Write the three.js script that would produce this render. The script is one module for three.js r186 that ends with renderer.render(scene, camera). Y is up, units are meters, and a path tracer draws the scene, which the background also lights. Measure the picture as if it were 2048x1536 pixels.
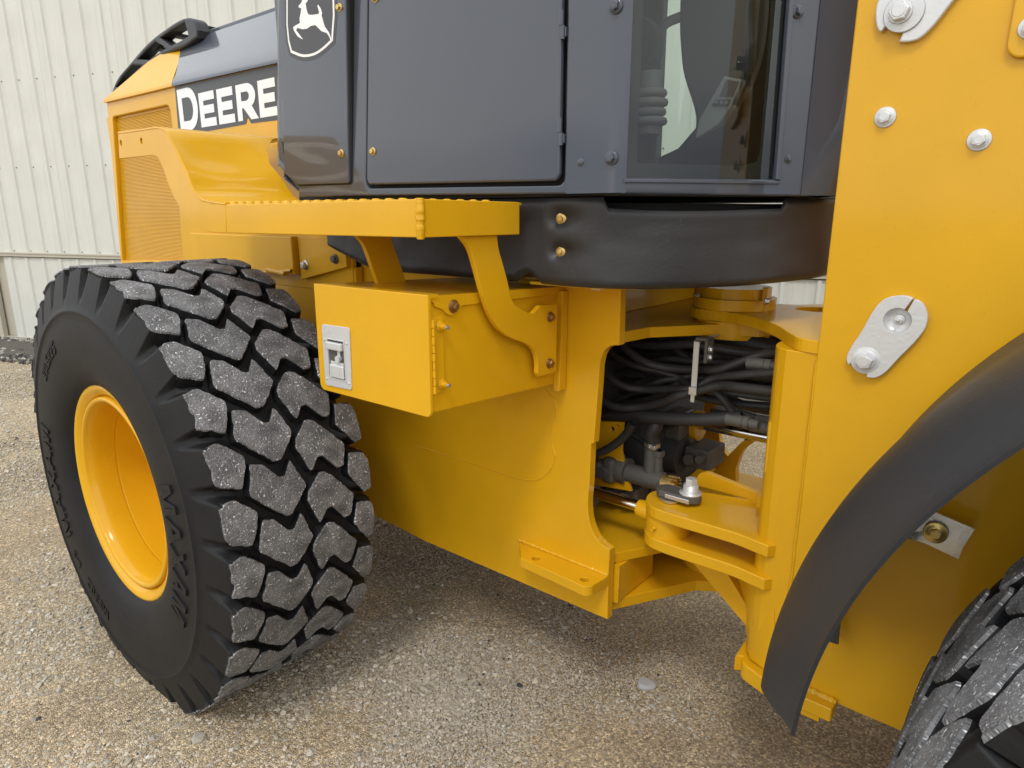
import * as THREE from 'three';
import { mergeGeometries } from 'three/addons/utils/BufferGeometryUtils.js';
import { RoundedBoxGeometry } from 'three/addons/geometries/RoundedBoxGeometry.js';
import { TextGeometry } from 'three/addons/geometries/TextGeometry.js';
import { FontLoader } from 'three/addons/loaders/FontLoader.js';

// ---------------------------------------------------------------- camera, sky, sun, exposure
const scene = new THREE.Scene();
const camera = new THREE.PerspectiveCamera(59.46, 4 / 3, 0.05, 200);
camera.position.set(2.25, 1.568, 0.73);
camera.lookAt(2.25 - 0.62072, 1.568 - 0.24595, 0.73 - 0.74446);
scene.add(camera);

let seed = 12345;
const rnd = () => { seed = (seed * 1664525 + 1013904223) >>> 0; return seed / 4294967296; };
const hash = (x, y, s) => { let h = Math.imul(x, 374761393) ^ Math.imul(y, 668265263) ^ Math.imul(s, 2246822519); h = Math.imul(h ^ (h >>> 13), 1274126177); return ((h ^ (h >>> 16)) >>> 0) / 4294967296; };
const sm = (t) => t * t * (3 - 2 * t);
function vn(x, y, p, s) {                                   // value noise, period p
  const xi = Math.floor(x), yi = Math.floor(y), fx = sm(x - xi), fy = sm(y - yi), w = (a) => ((a % p) + p) % p;
  const a = hash(w(xi), w(yi), s), b = hash(w(xi + 1), w(yi), s), c = hash(w(xi), w(yi + 1), s), d = hash(w(xi + 1), w(yi + 1), s);
  return (a + (b - a) * fx) * (1 - fy) + (c + (d - c) * fx) * fy;
}
function fbm(u, v, p, o, s) { let t = 0, a = 0.5, n = 0; for (let i = 0; i < o; i++) { t += a * vn(u * p, v * p, p, s + i); n += a; a *= 0.5; p *= 2; } return t / n; }

{ // one overcast sky: bright cloud deck with soft breaks
  const w = 512, h = 256, d = new Float32Array(w * h * 4);
  for (let j = 0; j < h; j++) for (let i = 0; i < w; i++) {
    const el = (j + 0.5) / h * Math.PI - Math.PI / 2, az = i / w * 2 * Math.PI;
    const ce = Math.cos(el), x = ce * Math.cos(az), y = Math.sin(el), z = ce * Math.sin(az);
    const k = 1 / (Math.max(y, 0) + 0.22), px = x * k * 0.5, pz = z * k * 0.5;
    const c = fbm(px / 8 + 0.37, pz / 8 + 0.61, 8, 5, 11), c2 = fbm(px / 8 + 0.1, pz / 8 + 0.2, 16, 4, 29);
    const m = Math.min(1, Math.max(0, (c * 0.7 + c2 * 0.3 - 0.36) / 0.26));
    const L = y > 0 ? 0.64 + 0.56 * m : 0.4;
    const o = (j * w + i) * 4;
    d[o] = L * (0.86 + 0.11 * m); d[o + 1] = L * (0.95 + 0.045 * m); d[o + 2] = L * (1.10 - 0.09 * m); d[o + 3] = 1;
  }
  const t = new THREE.DataTexture(d, w, h, THREE.RGBAFormat, THREE.FloatType);
  t.mapping = THREE.EquirectangularReflectionMapping; t.magFilter = t.minFilter = THREE.LinearFilter; t.wrapS = THREE.RepeatWrapping; t.needsUpdate = true;
  scene.background = t; scene.environment = t;
}
const sun = new THREE.DirectionalLight(new THREE.Color(1, 0.965, 0.91), 0.85);
sun.position.set(3.2, 9, 5.6); sun.target.position.set(0.8, 0, -0.6);
sun.castShadow = true; sun.shadow.radius = 24; sun.shadow.mapSize.set(2048, 2048);
Object.assign(sun.shadow.camera, { left: -9, right: 9, top: 9, bottom: -9, near: 1, far: 40 });
scene.add(sun, sun.target);

const renderer = new THREE.WebGLRenderer({ antialias: true });
renderer.setSize(1024, 768);
renderer.toneMapping = THREE.LinearToneMapping;
renderer.toneMappingExposure = 1.36;
renderer.shadowMap.enabled = true;

// ---------------------------------------------------------------- textures and materials
function tex(n, f, srgb, metres, rough) {
  const d = new Uint8Array(n * n * 4);
  for (let j = 0; j < n; j++) for (let i = 0; i < n; i++) {
    const c = f(i / n, j / n, i, j), o = (j * n + i) * 4;
    for (let k = 0; k < 3; k++) d[o + k] = Math.max(0, Math.min(255, Math.round((c.length ? c[k] : c) * 255)));
    d[o + 3] = 255;
  }
  const t = new THREE.DataTexture(d, n, n); t.wrapS = t.wrapT = THREE.RepeatWrapping; t.magFilter = THREE.LinearFilter; t.minFilter = THREE.LinearMipmapLinearFilter; t.generateMipmaps = true;
  if (srgb) t.colorSpace = THREE.SRGBColorSpace;
  t.repeat.set(1 / metres, 1 / metres); t.needsUpdate = true; return t;
}
const M = {};
const peel = tex(512, (u, v) => 0.55 * fbm(u, v, 4, 2, 3) + 0.3 * fbm(u, v, 24, 2, 5) + 0.15 * vn(u * 110, v * 110, 110, 7), false, 0.6);
const yellowTone = tex(512, (u, v, i, j) => {
  const a = 0.97 + 0.06 * (fbm(u, v, 5, 4, 41) - 0.5), s = hash(i, j, 77) > 0.9995 ? 0.82 : 1;
  return [a * s, a * s, a * s];
}, true, 0.7);
const glossVar = tex(256, (u, v) => 0.75 + 0.25 * fbm(u, v, 6, 4, 91), false, 0.5);
M.yellow = new THREE.MeshPhysicalMaterial({ name: 'yellow_paint', color: new THREE.Color().setRGB(0.76, 0.40, 0.006), map: yellowTone, roughness: 0.6, specularIntensity: 0.35, roughnessMap: glossVar, clearcoat: 0.5, clearcoatRoughness: 0.1, bumpMap: peel, bumpScale: 0.0008 });
M.gloss = new THREE.MeshPhysicalMaterial({ name: 'dark_grey_gloss_paint', color: new THREE.Color().setRGB(0.058, 0.066, 0.084), specularIntensity: 0.3, roughness: 0.4, clearcoat: 0.85, clearcoatRoughness: 0.04, bumpMap: peel, bumpScale: 0.0008 });
M.decal = new THREE.MeshStandardMaterial({ name: 'dark_grey_decal', color: new THREE.Color().setRGB(0.055, 0.056, 0.06), roughness: 0.42 });
M.white = new THREE.MeshStandardMaterial({ name: 'white_vinyl', color: new THREE.Color().setRGB(0.86, 0.86, 0.86), roughness: 0.4 });
M.gap = new THREE.MeshStandardMaterial({ name: 'black_seal', color: new THREE.Color().setRGB(0.008, 0.008, 0.008), roughness: 0.8 });
const grainTex = tex(512, (u, v) => 0.6 * fbm(u, v, 40, 3, 13) + 0.4 * fbm(u, v, 6, 3, 17), false, 0.25);
const scuff = tex(512, (u, v, i, j) => { const n = fbm(u, v, 5, 3, 311); let a = 0.58 + 0.08 * (n - 0.5); if (vn(u * 200, v * 70, 10000, 313) > 0.965 && n > 0.5) a += 0.3; if (hash(i, j, 315) > 0.9985) a += 0.3; return [a, a, a]; }, true, 0.6);
M.plastic = new THREE.MeshStandardMaterial({ name: 'black_plastic', color: new THREE.Color().setRGB(0.098, 0.098, 0.104), map: scuff, roughness: 0.46, bumpMap: grainTex, bumpScale: 0.0006 });
M.flap = new THREE.MeshStandardMaterial({ name: 'black_rubber_fender', color: new THREE.Color().setRGB(0.032, 0.033, 0.036), roughness: 0.48, bumpMap: grainTex, bumpScale: 0.0006 });
const rubTone = tex(512, (u, v, i, j) => { const a = 0.9 + 0.25 * (fbm(u, v, 7, 5, 23) - 0.5) + (hash(i, j, 9) > 0.996 ? 0.25 : 0); return [a, a, a]; }, true, 0.5);
M.rubber = new THREE.MeshPhysicalMaterial({ name: 'black_tyre_rubber', color: new THREE.Color().setRGB(0.014, 0.014, 0.015), specularIntensity: 0.5, map: rubTone, roughness: 0.55, bumpMap: grainTex, bumpScale: 0.0007 });
const treadTone = tex(1024, (u, v, i, j) => {
  let a = 0.415 + 0.28 * (fbm(u, v, 10, 4, 61) - 0.5);
  const s1 = vn(u * 190, v * 190, 190, 63), s2 = vn(u * 95, v * 95, 95, 67), s3 = fbm(u, v, 14, 2, 71);
  if (s1 > 0.80) a += (s1 - 0.80) * 2.4; if (s2 > 0.80 && s3 > 0.45) a += (s2 - 0.80) * 2.8; if (s1 < 0.2) a -= 0.1;
  return [a, a * 1.0, a * 1.01];
}, true, 0.34);
const treadBump = tex(512, (u, v) => 0.5 * fbm(u, v, 48, 3, 63) + 0.5 * fbm(u, v, 90, 2, 73), false, 0.2);
M.tread = new THREE.MeshStandardMaterial({ name: 'worn_tread_rubber', color: 0xffffff, map: treadTone, roughness: 0.78, bumpMap: treadBump, bumpScale: 0.0035 });
const metalVar = tex(256, (u, v) => 0.55 + 0.45 * fbm(u, v, 12, 4, 33), false, 0.2);
M.silver = new THREE.MeshStandardMaterial({ name: 'silver_paint', color: new THREE.Color().setRGB(0.64, 0.64, 0.63), metalness: 0.3, roughness: 0.45, roughnessMap: metalVar, bumpMap: grainTex, bumpScale: 0.0006 });
M.zinc = new THREE.MeshStandardMaterial({ name: 'zinc_plated_steel', color: new THREE.Color().setRGB(0.62, 0.63, 0.64), metalness: 0.9, roughness: 0.4, roughnessMap: metalVar, bumpMap: grainTex, bumpScale: 0.0004 });
M.chrome = new THREE.MeshStandardMaterial({ name: 'chromed_rod', color: new THREE.Color().setRGB(0.7, 0.7, 0.7), metalness: 1, roughness: 0.12 });
M.gold = new THREE.MeshStandardMaterial({ name: 'yellow_zinc_plate', color: new THREE.Color().setRGB(0.62, 0.45, 0.16), metalness: 0.85, roughness: 0.34 });
M.bronze = new THREE.MeshStandardMaterial({ name: 'dark_bronze_plate', color: new THREE.Color().setRGB(0.35, 0.19, 0.07), metalness: 0.8, roughness: 0.4 });
M.castgrey = new THREE.MeshStandardMaterial({ name: 'grey_cast_steel', color: new THREE.Color().setRGB(0.11, 0.105, 0.095), metalness: 0.2, roughness: 0.6, bumpMap: grainTex, bumpScale: 0.0015 });
M.hose = new THREE.MeshStandardMaterial({ name: 'black_hose_rubber', color: new THREE.Color().setRGB(0.03, 0.03, 0.029), roughness: 0.55, bumpMap: grainTex, bumpScale: 0.001 });
M.glass = new THREE.MeshPhysicalMaterial({ name: 'tinted_glass', color: new THREE.Color().setRGB(0.72, 0.80, 0.76), transmission: 1, thickness: 0, roughness: 0.01, ior: 1.52 });
M.interior = new THREE.MeshStandardMaterial({ name: 'dark_cab_trim', color: new THREE.Color().setRGB(0.04, 0.04, 0.04), roughness: 0.75 });
M.greytrim = new THREE.MeshStandardMaterial({ name: 'grey_cab_trim', color: new THREE.Color().setRGB(0.22, 0.22, 0.215), roughness: 0.6, bumpMap: grainTex, bumpScale: 0.001 });
const sidingTone = tex(512, (u, v) => { const a = 0.95 + 0.05 * fbm(u, v, 6, 3, 101) - 0.06 * Math.max(0, vn(u * 90, v * 4, 90, 103) - 0.6); return [a, a, a * 0.985]; }, true, 1.6);
M.siding = new THREE.MeshStandardMaterial({ name: 'cream_painted_steel', color: new THREE.Color().setRGB(0.66, 0.655, 0.61), map: sidingTone, roughness: 0.55 });
M.trim = new THREE.MeshStandardMaterial({ name: 'tan_painted_trim', color: new THREE.Color().setRGB(0.50, 0.46, 0.38), map: sidingTone, roughness: 0.55 });
const CELLS = 190;
function worley(u, v) {
  const x = u * CELLS, y = v * CELLS, xi = Math.floor(x), yi = Math.floor(y); let d1 = 9, d2 = 9, id = 0;
  for (let j = -1; j <= 1; j++) for (let i = -1; i <= 1; i++) { const cx = ((xi + i) % CELLS + CELLS) % CELLS, cy = ((yi + j) % CELLS + CELLS) % CELLS, dx = xi + i + hash(cx, cy, 501) - x, dy = yi + j + hash(cx, cy, 502) - y, d = dx * dx + dy * dy; if (d < d1) { d2 = d1; d1 = d; id = cx * 1000 + cy; } else if (d < d2) d2 = d; }
  return [Math.sqrt(d1), Math.sqrt(d2), id];
}
const soilCell = []; for (let j = 0; j < 1024; j++) for (let i = 0; i < 1024; i++) soilCell.push(worley(i / 1024, j / 1024));
const soil = tex(1024, (u, v, i, j) => {
  const [d1, d2, id] = soilCell[j * 1024 + i], a = fbm(u, v, 6, 5, 151), h = hash(id, 3, 505), w = hash(id, 4, 506), e = Math.min(1, (d2 - d1) * 4);
  const L = 0.665 + 0.16 * (a - 0.5) + 0.30 * (h - 0.5) - 0.10 * (1 - e) + (h > 0.95 ? 0.08 : 0) + 0.10 * (vn(u * 400, v * 400, 400, 157) - 0.5);
  return [L * 1.09, L * (0.995 + 0.02 * w), L * (0.80 + 0.10 * w)];
}, true, 1.15);
const soilBump = tex(1024, (u, v, i, j) => { const [d1, d2, id] = soilCell[j * 1024 + i]; return 0.5 * Math.min(1, (d2 - d1) * 2.2) * (0.5 + 0.5 * hash(id, 8, 507)) + 0.3 * fbm(u, v, 40, 3, 163) + 0.2 * fbm(u, v, 6, 2, 151); }, false, 1.15);
M.ground = new THREE.MeshStandardMaterial({ name: 'compacted_gravel', color: new THREE.Color().setRGB(1, 1, 1), vertexColors: true, map: soil, roughness: 0.95, bumpMap: soilBump, bumpScale: 0.010 });
M.mulch = new THREE.MeshStandardMaterial({ name: 'dark_rubble', color: new THREE.Color().setRGB(0.20, 0.175, 0.14), roughness: 0.95, bumpMap: soilBump, bumpScale: 0.03 });

// ---------------------------------------------------------------- helpers
const V3 = (x, y, z) => new THREE.Vector3(x, y, z);
function boxUV(g) {                                          // uv in metres by the way each face points
  if (g.index) g = g.toNonIndexed();
  const p = g.attributes.position, uv = new Float32Array(p.count * 2), a = V3(), b = V3(), c = V3();
  for (let i = 0; i < p.count; i += 3) {
    a.fromBufferAttribute(p, i); b.fromBufferAttribute(p, i + 1); c.fromBufferAttribute(p, i + 2);
    const n = b.clone().sub(a).cross(c.clone().sub(a)), ax = Math.abs(n.x), ay = Math.abs(n.y), az = Math.abs(n.z);
    [a, b, c].forEach((q, k) => { const [s, t] = az >= ax && az >= ay ? [q.x, q.y] : ax >= ay ? [q.z, q.y] : [q.x, q.z]; uv[(i + k) * 2] = s; uv[(i + k) * 2 + 1] = t; });
  }
  g.setAttribute('uv', new THREE.BufferAttribute(uv, 2)); return g;
}
const clean = (g) => { if (g.index) g = g.toNonIndexed(); for (const k of Object.keys(g.attributes)) if (!['position', 'normal', 'uv'].includes(k)) g.deleteAttribute(k); g.clearGroups(); return g; };
const join = (...gs) => mergeGeometries(gs.flat().map((g) => boxUV(clean(g))));
function add(parent, name, g, m, label) {
  const o = new THREE.Mesh(g, m); o.name = name; o.castShadow = o.receiveShadow = true; parent.add(o); if (label) o.userData.label = label; return o;
}
function part(parent, name, label) { const o = new THREE.Group(); o.name = name; parent.add(o); if (label) o.userData.label = label; return o; }
const shp = (pts, holes = []) => { const s = new THREE.Shape(pts.map((p) => new THREE.Vector2(...p))); for (const h of holes) s.holes.push(new THREE.Path(h.map((p) => new THREE.Vector2(...p)))); return s; };
const EX = (pts, th, bev = 0.0015, holes) => new THREE.ExtrudeGeometry(shp(pts, holes), { depth: th - 2 * bev, bevelEnabled: bev > 0, bevelThickness: bev, bevelSize: bev, bevelOffset: -bev, bevelSegments: 2, curveSegments: 12 }).translate(0, 0, bev);
const plateZ = (pts, z, th, bev, holes) => EX(pts, th, bev, holes).translate(0, 0, z - th);                                    // pts (x, y); outer face at z
const plateX = (pts, x, th, bev, holes) => { const f = (l) => l.map(([z, y]) => [-z, y]); return EX(f(pts), th, bev, holes && holes.map(f)).rotateY(Math.PI / 2).translate(x - th, 0, 0); };  // pts (z, y); forward face at x
const plateY = (pts, y, th, bev, holes) => { const f = (l) => l.map(([x, z]) => [x, -z]); return EX(f(pts), th, bev, holes && holes.map(f)).rotateX(-Math.PI / 2).translate(0, y - th, 0); };  // pts (x, z); top face at y
const bx = (x0, x1, y0, y1, z0, z1, r = 0.003) => new RoundedBoxGeometry(x1 - x0, y1 - y0, z1 - z0, 2, Math.min(r, (x1 - x0) / 2.1, (y1 - y0) / 2.1, (z1 - z0) / 2.1)).translate((x0 + x1) / 2, (y0 + y1) / 2, (z0 + z1) / 2);
const arc = (cx, cy, r, a0, a1, n = 12, ry = r) => Array.from({ length: n + 1 }, (_, i) => { const a = (a0 + (a1 - a0) * i / n) * Math.PI / 180; return [cx + r * Math.cos(a), cy + ry * Math.sin(a)]; });
const circle = (cx, cy, r, n = 20) => arc(cx, cy, r, 0, 360 - 360 / n, n - 1);
const smooth = (pts, n = 40, closed = false, tension = 0.5) => new THREE.CatmullRomCurve3(pts.map((p) => V3(p[0], p[1], 0)), closed, 'centripetal', tension).getPoints(n).map((p) => [p.x, p.y]);
const rrect = (x0, x1, y0, y1, r) => [...arc(x1 - r, y1 - r, r, 0, 90, 5), ...arc(x0 + r, y1 - r, r, 90, 180, 5), ...arc(x0 + r, y0 + r, r, 180, 270, 5), ...arc(x1 - r, y0 + r, r, 270, 360, 5)];
const tube = (pts, r, n = 48, k = 10) => new THREE.TubeGeometry(new THREE.CatmullRomCurve3(pts.map((p) => V3(...p)), false, 'centripetal'), n, r, k);
const cyl = (r0, r1, h, n = 28) => new THREE.CylinderGeometry(r1, r0, h, n);     // along y
const lathe = (pts, n = 48) => new THREE.LatheGeometry(pts.map((p) => new THREE.Vector2(...p)), n);
const Q = (g, dir) => g.applyQuaternion(new THREE.Quaternion().setFromUnitVectors(V3(0, 0, 1), dir.clone().normalize()));
function weld(pts, r = 0.004, n = 60) {                      // a rippled weld bead along a line
  const K = 8, g = tube(pts, r, n, K), p = g.attributes.position;
  for (let i = 0; i <= n; i++) {
    const c = V3(); for (let j = 0; j < K; j++) c.add(V3().fromBufferAttribute(p, i * (K + 1) + j)); c.multiplyScalar(1 / K);
    const f = 0.82 + 0.3 * hash(i >> 1, n, 5) + 0.12 * (i % 2), ox = (vn(i * 0.21, r * 900, 64, 6) - 0.5) * r * 0.8;
    for (let j = 0; j <= K; j++) { const k = i * (K + 1) + j, q = V3().fromBufferAttribute(p, k).sub(c).multiplyScalar(f).add(c); p.setXYZ(k, q.x + ox * 0.4, q.y + ox * 0.3, q.z + ox * 0.3); }
  }
  g.computeVertexNormals(); return g;
}
const boltCache = new Map();
function boltGeo(r, wr, hh = 0.8 * r) {                     // axis +z, flange face at z = 0
  const key = [r, wr, hh].join(); if (boltCache.has(key)) return boltCache.get(key);
  const w = lathe([[0.0001, 0], [wr, 0], [wr, wr * 0.12], [wr * 0.93, wr * 0.17], [r * 1.15, wr * 0.17], [r * 1.1, wr * 0.3], [0.0001, wr * 0.3]], 24).rotateX(Math.PI / 2);
  const hex = EX(arc(0, 0, r, 0, 300, 5), hh + wr * 0.2, r * 0.12).translate(0, 0, wr * 0.1);
  const cap = new THREE.CylinderGeometry(r * 0.62, r * 0.74, r * 0.1, 18).rotateX(Math.PI / 2).translate(0, 0, hh + wr * 0.3);
  const g = join(w, hex, cap); boltCache.set(key, g); return g;
}
function bolt(parent, pos, dir, r, wr, m, name = 'bolt', spin = 0.4) {
  const o = add(parent, name, boltGeo(r, wr), m); o.position.set(...pos);
  o.quaternion.setFromUnitVectors(V3(0, 0, 1), V3(...dir).normalize()).multiply(new THREE.Quaternion().setFromAxisAngle(V3(0, 0, 1), spin)); return o;
}
const PZ = [0, 0, 1], PX = [1, 0, 0], PY = [0, 1, 0];
function sheet(rows, th = 0) {                               // grid of points -> surface; th > 0 gives it thickness along its normals
  const n = rows.length, m = rows[0].length, pos = [], idx = [];
  for (const r of rows) for (const p of r) pos.push(...p);
  for (let i = 0; i < n - 1; i++) for (let j = 0; j < m - 1; j++) { const a = i * m + j, b = a + 1, c = a + m, d = c + 1; idx.push(a, c, b, b, c, d); }
  let g = new THREE.BufferGeometry(); g.setAttribute('position', new THREE.Float32BufferAttribute(pos, 3)); g.setIndex(idx); g.computeVertexNormals();
  if (th) {
    const N = g.attributes.normal, P2 = pos.slice(), k = n * m, id2 = idx.slice();
    for (let i = 0; i < k; i++) P2.push(pos[3 * i] - N.getX(i) * th, pos[3 * i + 1] - N.getY(i) * th, pos[3 * i + 2] - N.getZ(i) * th);
    for (let i = 0; i < idx.length; i += 3) id2.push(idx[i] + k, idx[i + 2] + k, idx[i + 1] + k);
    const normals = []; for (let i = 0; i < k; i++) normals.push(N.getX(i), N.getY(i), N.getZ(i)); for (let i = 0; i < k; i++) normals.push(-N.getX(i), -N.getY(i), -N.getZ(i));
    const rim = []; const pt = (i) => P2.slice(3 * i, 3 * i + 3);
    const ring = []; for (let j = 0; j < m; j++) ring.push(j); for (let i = 1; i < n; i++) ring.push(i * m + m - 1); for (let j = m - 2; j >= 0; j--) ring.push((n - 1) * m + j); for (let i = n - 2; i >= 0; i--) ring.push(i * m);
    for (let i = 0; i < ring.length - 1; i++) { const a = ring[i], b = ring[i + 1]; rim.push(...pt(a), ...pt(b), ...pt(a + k), ...pt(b), ...pt(b + k), ...pt(a + k)); }
    g = new THREE.BufferGeometry(); g.setAttribute('position', new THREE.Float32BufferAttribute(P2, 3)); g.setAttribute('normal', new THREE.Float32BufferAttribute(normals, 3)); g.setIndex(id2);
    const e = new THREE.BufferGeometry(); e.setAttribute('position', new THREE.Float32BufferAttribute(rim, 3)); e.computeVertexNormals();
    return mergeGeometries([boxUV(g), boxUV(e)]);
  }
  return boxUV(g);
}
function tagTop(o, label, category, group, kind) { if (label) o.userData.label = label; if (category) o.userData.category = category; if (group) o.userData.group = group; if (kind) o.userData.kind = kind; scene.add(o); return o; }

// ---------------------------------------------------------------- ground
{
  const xs = [], zs = []; for (let i = 0; i <= 130; i++) { const t = i / 130 * 2 - 1; xs.push(1 + Math.sign(t) * (Math.abs(t) * 7 + Math.pow(Math.abs(t), 5) * 70)); zs.push(-0.5 + Math.sign(t) * (Math.abs(t) * 7 + Math.pow(Math.abs(t), 5) * 70)); }
  const pos = [], col = [], uv = [], idx = [];
  for (const z of zs) for (const x of xs) {
    const h = (fbm(x / 16 + 5, z / 16 + 5, 16, 3, 201) - 0.5) * 0.02 + (fbm(x / 16 + 5, z / 16 + 5, 64, 2, 203) - 0.5) * 0.008;
    pos.push(x, Math.abs(x) < 12 && Math.abs(z) < 9 ? Math.min(0.006, h) : 0, z); uv.push(x, z);
    const a = 1.0 + 0.3 * (fbm(x / 32 + 3, z / 32 + 3, 32, 4, 211) - 0.5), b = fbm(x / 32 + 9, z / 32 + 2, 40, 3, 217);
    col.push(a * 1.0, a * (0.93 + 0.03 * b), a * (0.86 + 0.05 * b));
  }
  const n = xs.length; for (let j = 0; j < n - 1; j++) for (let i = 0; i < n - 1; i++) { const a = j * n + i; idx.push(a, a + n, a + 1, a + 1, a + n, a + n + 1); }
  const g = new THREE.BufferGeometry(); g.setAttribute('position', new THREE.Float32BufferAttribute(pos, 3)); g.setAttribute('uv', new THREE.Float32BufferAttribute(uv, 2)); g.setAttribute('color', new THREE.Float32BufferAttribute(col, 3)); g.setIndex(idx); g.computeVertexNormals();
  const o = new THREE.Mesh(g, M.ground); o.name = 'ground'; o.position.y = 0.047; o.receiveShadow = true; tagTop(o, 'compacted tan gravel yard under the wheel loader', 'ground', null, 'structure');
}
function pebble(s, flat = 0.6) {
  const g = new THREE.IcosahedronGeometry(1, 0), p = g.attributes.position, seen = new Map();
  for (let i = 0; i < p.count; i++) {
    const k = [p.getX(i), p.getY(i), p.getZ(i)].map((v) => v.toFixed(2)).join(); if (!seen.has(k)) seen.set(k, 0.65 + 0.6 * hash(seen.size, s, 301));
    const f = seen.get(k); p.setXYZ(i, p.getX(i) * f, p.getY(i) * f * flat, p.getZ(i) * f);
  }
  g.computeVertexNormals(); return g;
}
M.pebble = new THREE.MeshStandardMaterial({ name: 'gravel_stone', color: 0xffffff, roughness: 0.9 });
{
  const geos = [1, 2, 3].map((s) => pebble(s)), N = [150000, 150000, 120000], holder = new THREE.Group(); holder.name = 'gravel'; holder.position.y = 0.047;
  const m4 = new THREE.Matrix4(), q = new THREE.Quaternion(), c = new THREE.Color();
  geos.forEach((g, gi) => {
    const im = new THREE.InstancedMesh(g, M.pebble, N[gi]); im.name = 'loose_gravel'; im.castShadow = im.receiveShadow = true;
    for (let i = 0; i < N[gi]; i++) {
      const far = rnd() < 0.3; let x, z;
      if (far) { x = -8.5 + 9.5 * rnd(); z = -2.8 + 4.6 * rnd(); } else { const r = 3.1 * Math.pow(rnd(), 0.7), a = 2 * Math.PI * rnd(); x = 0.9 + r * Math.cos(a) * 1.15; z = -0.55 + r * Math.sin(a) * 0.75; }
      let s = (far ? 0.0058 : 0.0031) * (0.55 + 0.9 * rnd()); if (rnd() < 0.06) s *= 1.7; if (rnd() < 0.006) s *= 1.7;
      q.setFromEuler(new THREE.Euler(rnd() * 0.6, rnd() * 6.28, rnd() * 0.6));
      m4.compose(V3(x, s * 0.2 - 0.001, z), q, V3(s * (0.8 + 0.5 * rnd()), s * (0.6 + 0.5 * rnd()), s * (0.8 + 0.5 * rnd()))); im.setMatrixAt(i, m4);
      const L = 0.27 + 0.28 * rnd(), w = rnd(); c.setRGB(L * 1.05, L * (0.91 + 0.05 * w), L * (0.66 + 0.16 * w)); if (rnd() < 0.012) c.setRGB(0.06, 0.06, 0.065); if (rnd() < 0.008) c.setRGB(0.6, 0.58, 0.53); im.setColorAt(i, c);
    }
    im.userData.kind = 'stuff'; holder.add(im);
  });
  tagTop(holder, 'loose small tan gravel stones scattered over the yard', 'gravel', null, 'stuff');
}
const stoneMat = (r, g, b) => new THREE.MeshStandardMaterial({ name: 'stone', color: new THREE.Color().setRGB(r, g, b), roughness: 0.9, bumpMap: grainTex, bumpScale: 0.002 });
function stone(x, z, s, yaw, sd, m, label) {
  let g = new THREE.IcosahedronGeometry(1, 2); const p = g.attributes.position;
  for (let i = 0; i < p.count; i++) { const v = V3().fromBufferAttribute(p, i), n = fbm(v.x * 0.2 + 0.5 + sd * 0.13, v.y * 0.2 + v.z * 0.23 + 0.5, 8, 3, sd); v.multiplyScalar(0.72 + 0.55 * n); v.y = Math.min(v.y, 0.62); v.x = Math.max(-0.85, Math.min(0.9, v.x)); p.setXYZ(i, v.x, v.y, v.z); }
  g = clean(g); g.computeVertexNormals(); const o = new THREE.Mesh(boxUV(g.scale(s, s * 0.55, s * 0.72)), m); o.name = 'stone'; o.position.set(x, 0.047 + s * 0.12, z); o.rotation.y = yaw; o.castShadow = o.receiveShadow = true; return tagTop(o, label, 'stone');
}
const greyStone = stoneMat(0.42, 0.41, 0.41), tanStone = stoneMat(0.40, 0.36, 0.28), blackStone = stoneMat(0.05, 0.055, 0.065);
stone(1.365, -1.03, 0.034, 0.5, 3, greyStone, 'light grey lumpy stone on the gravel below the articulation joint');
stone(0.87, -0.66, 0.026, 1.2, 7, tanStone, 'flat tan stone on gravel between toolbox and rear wheel').name = 'stone_001';
stone(1.04, -0.76, 0.012, 0.1, 9, blackStone, 'small black stone lying alone on the gravel').name = 'stone_002';

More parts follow.
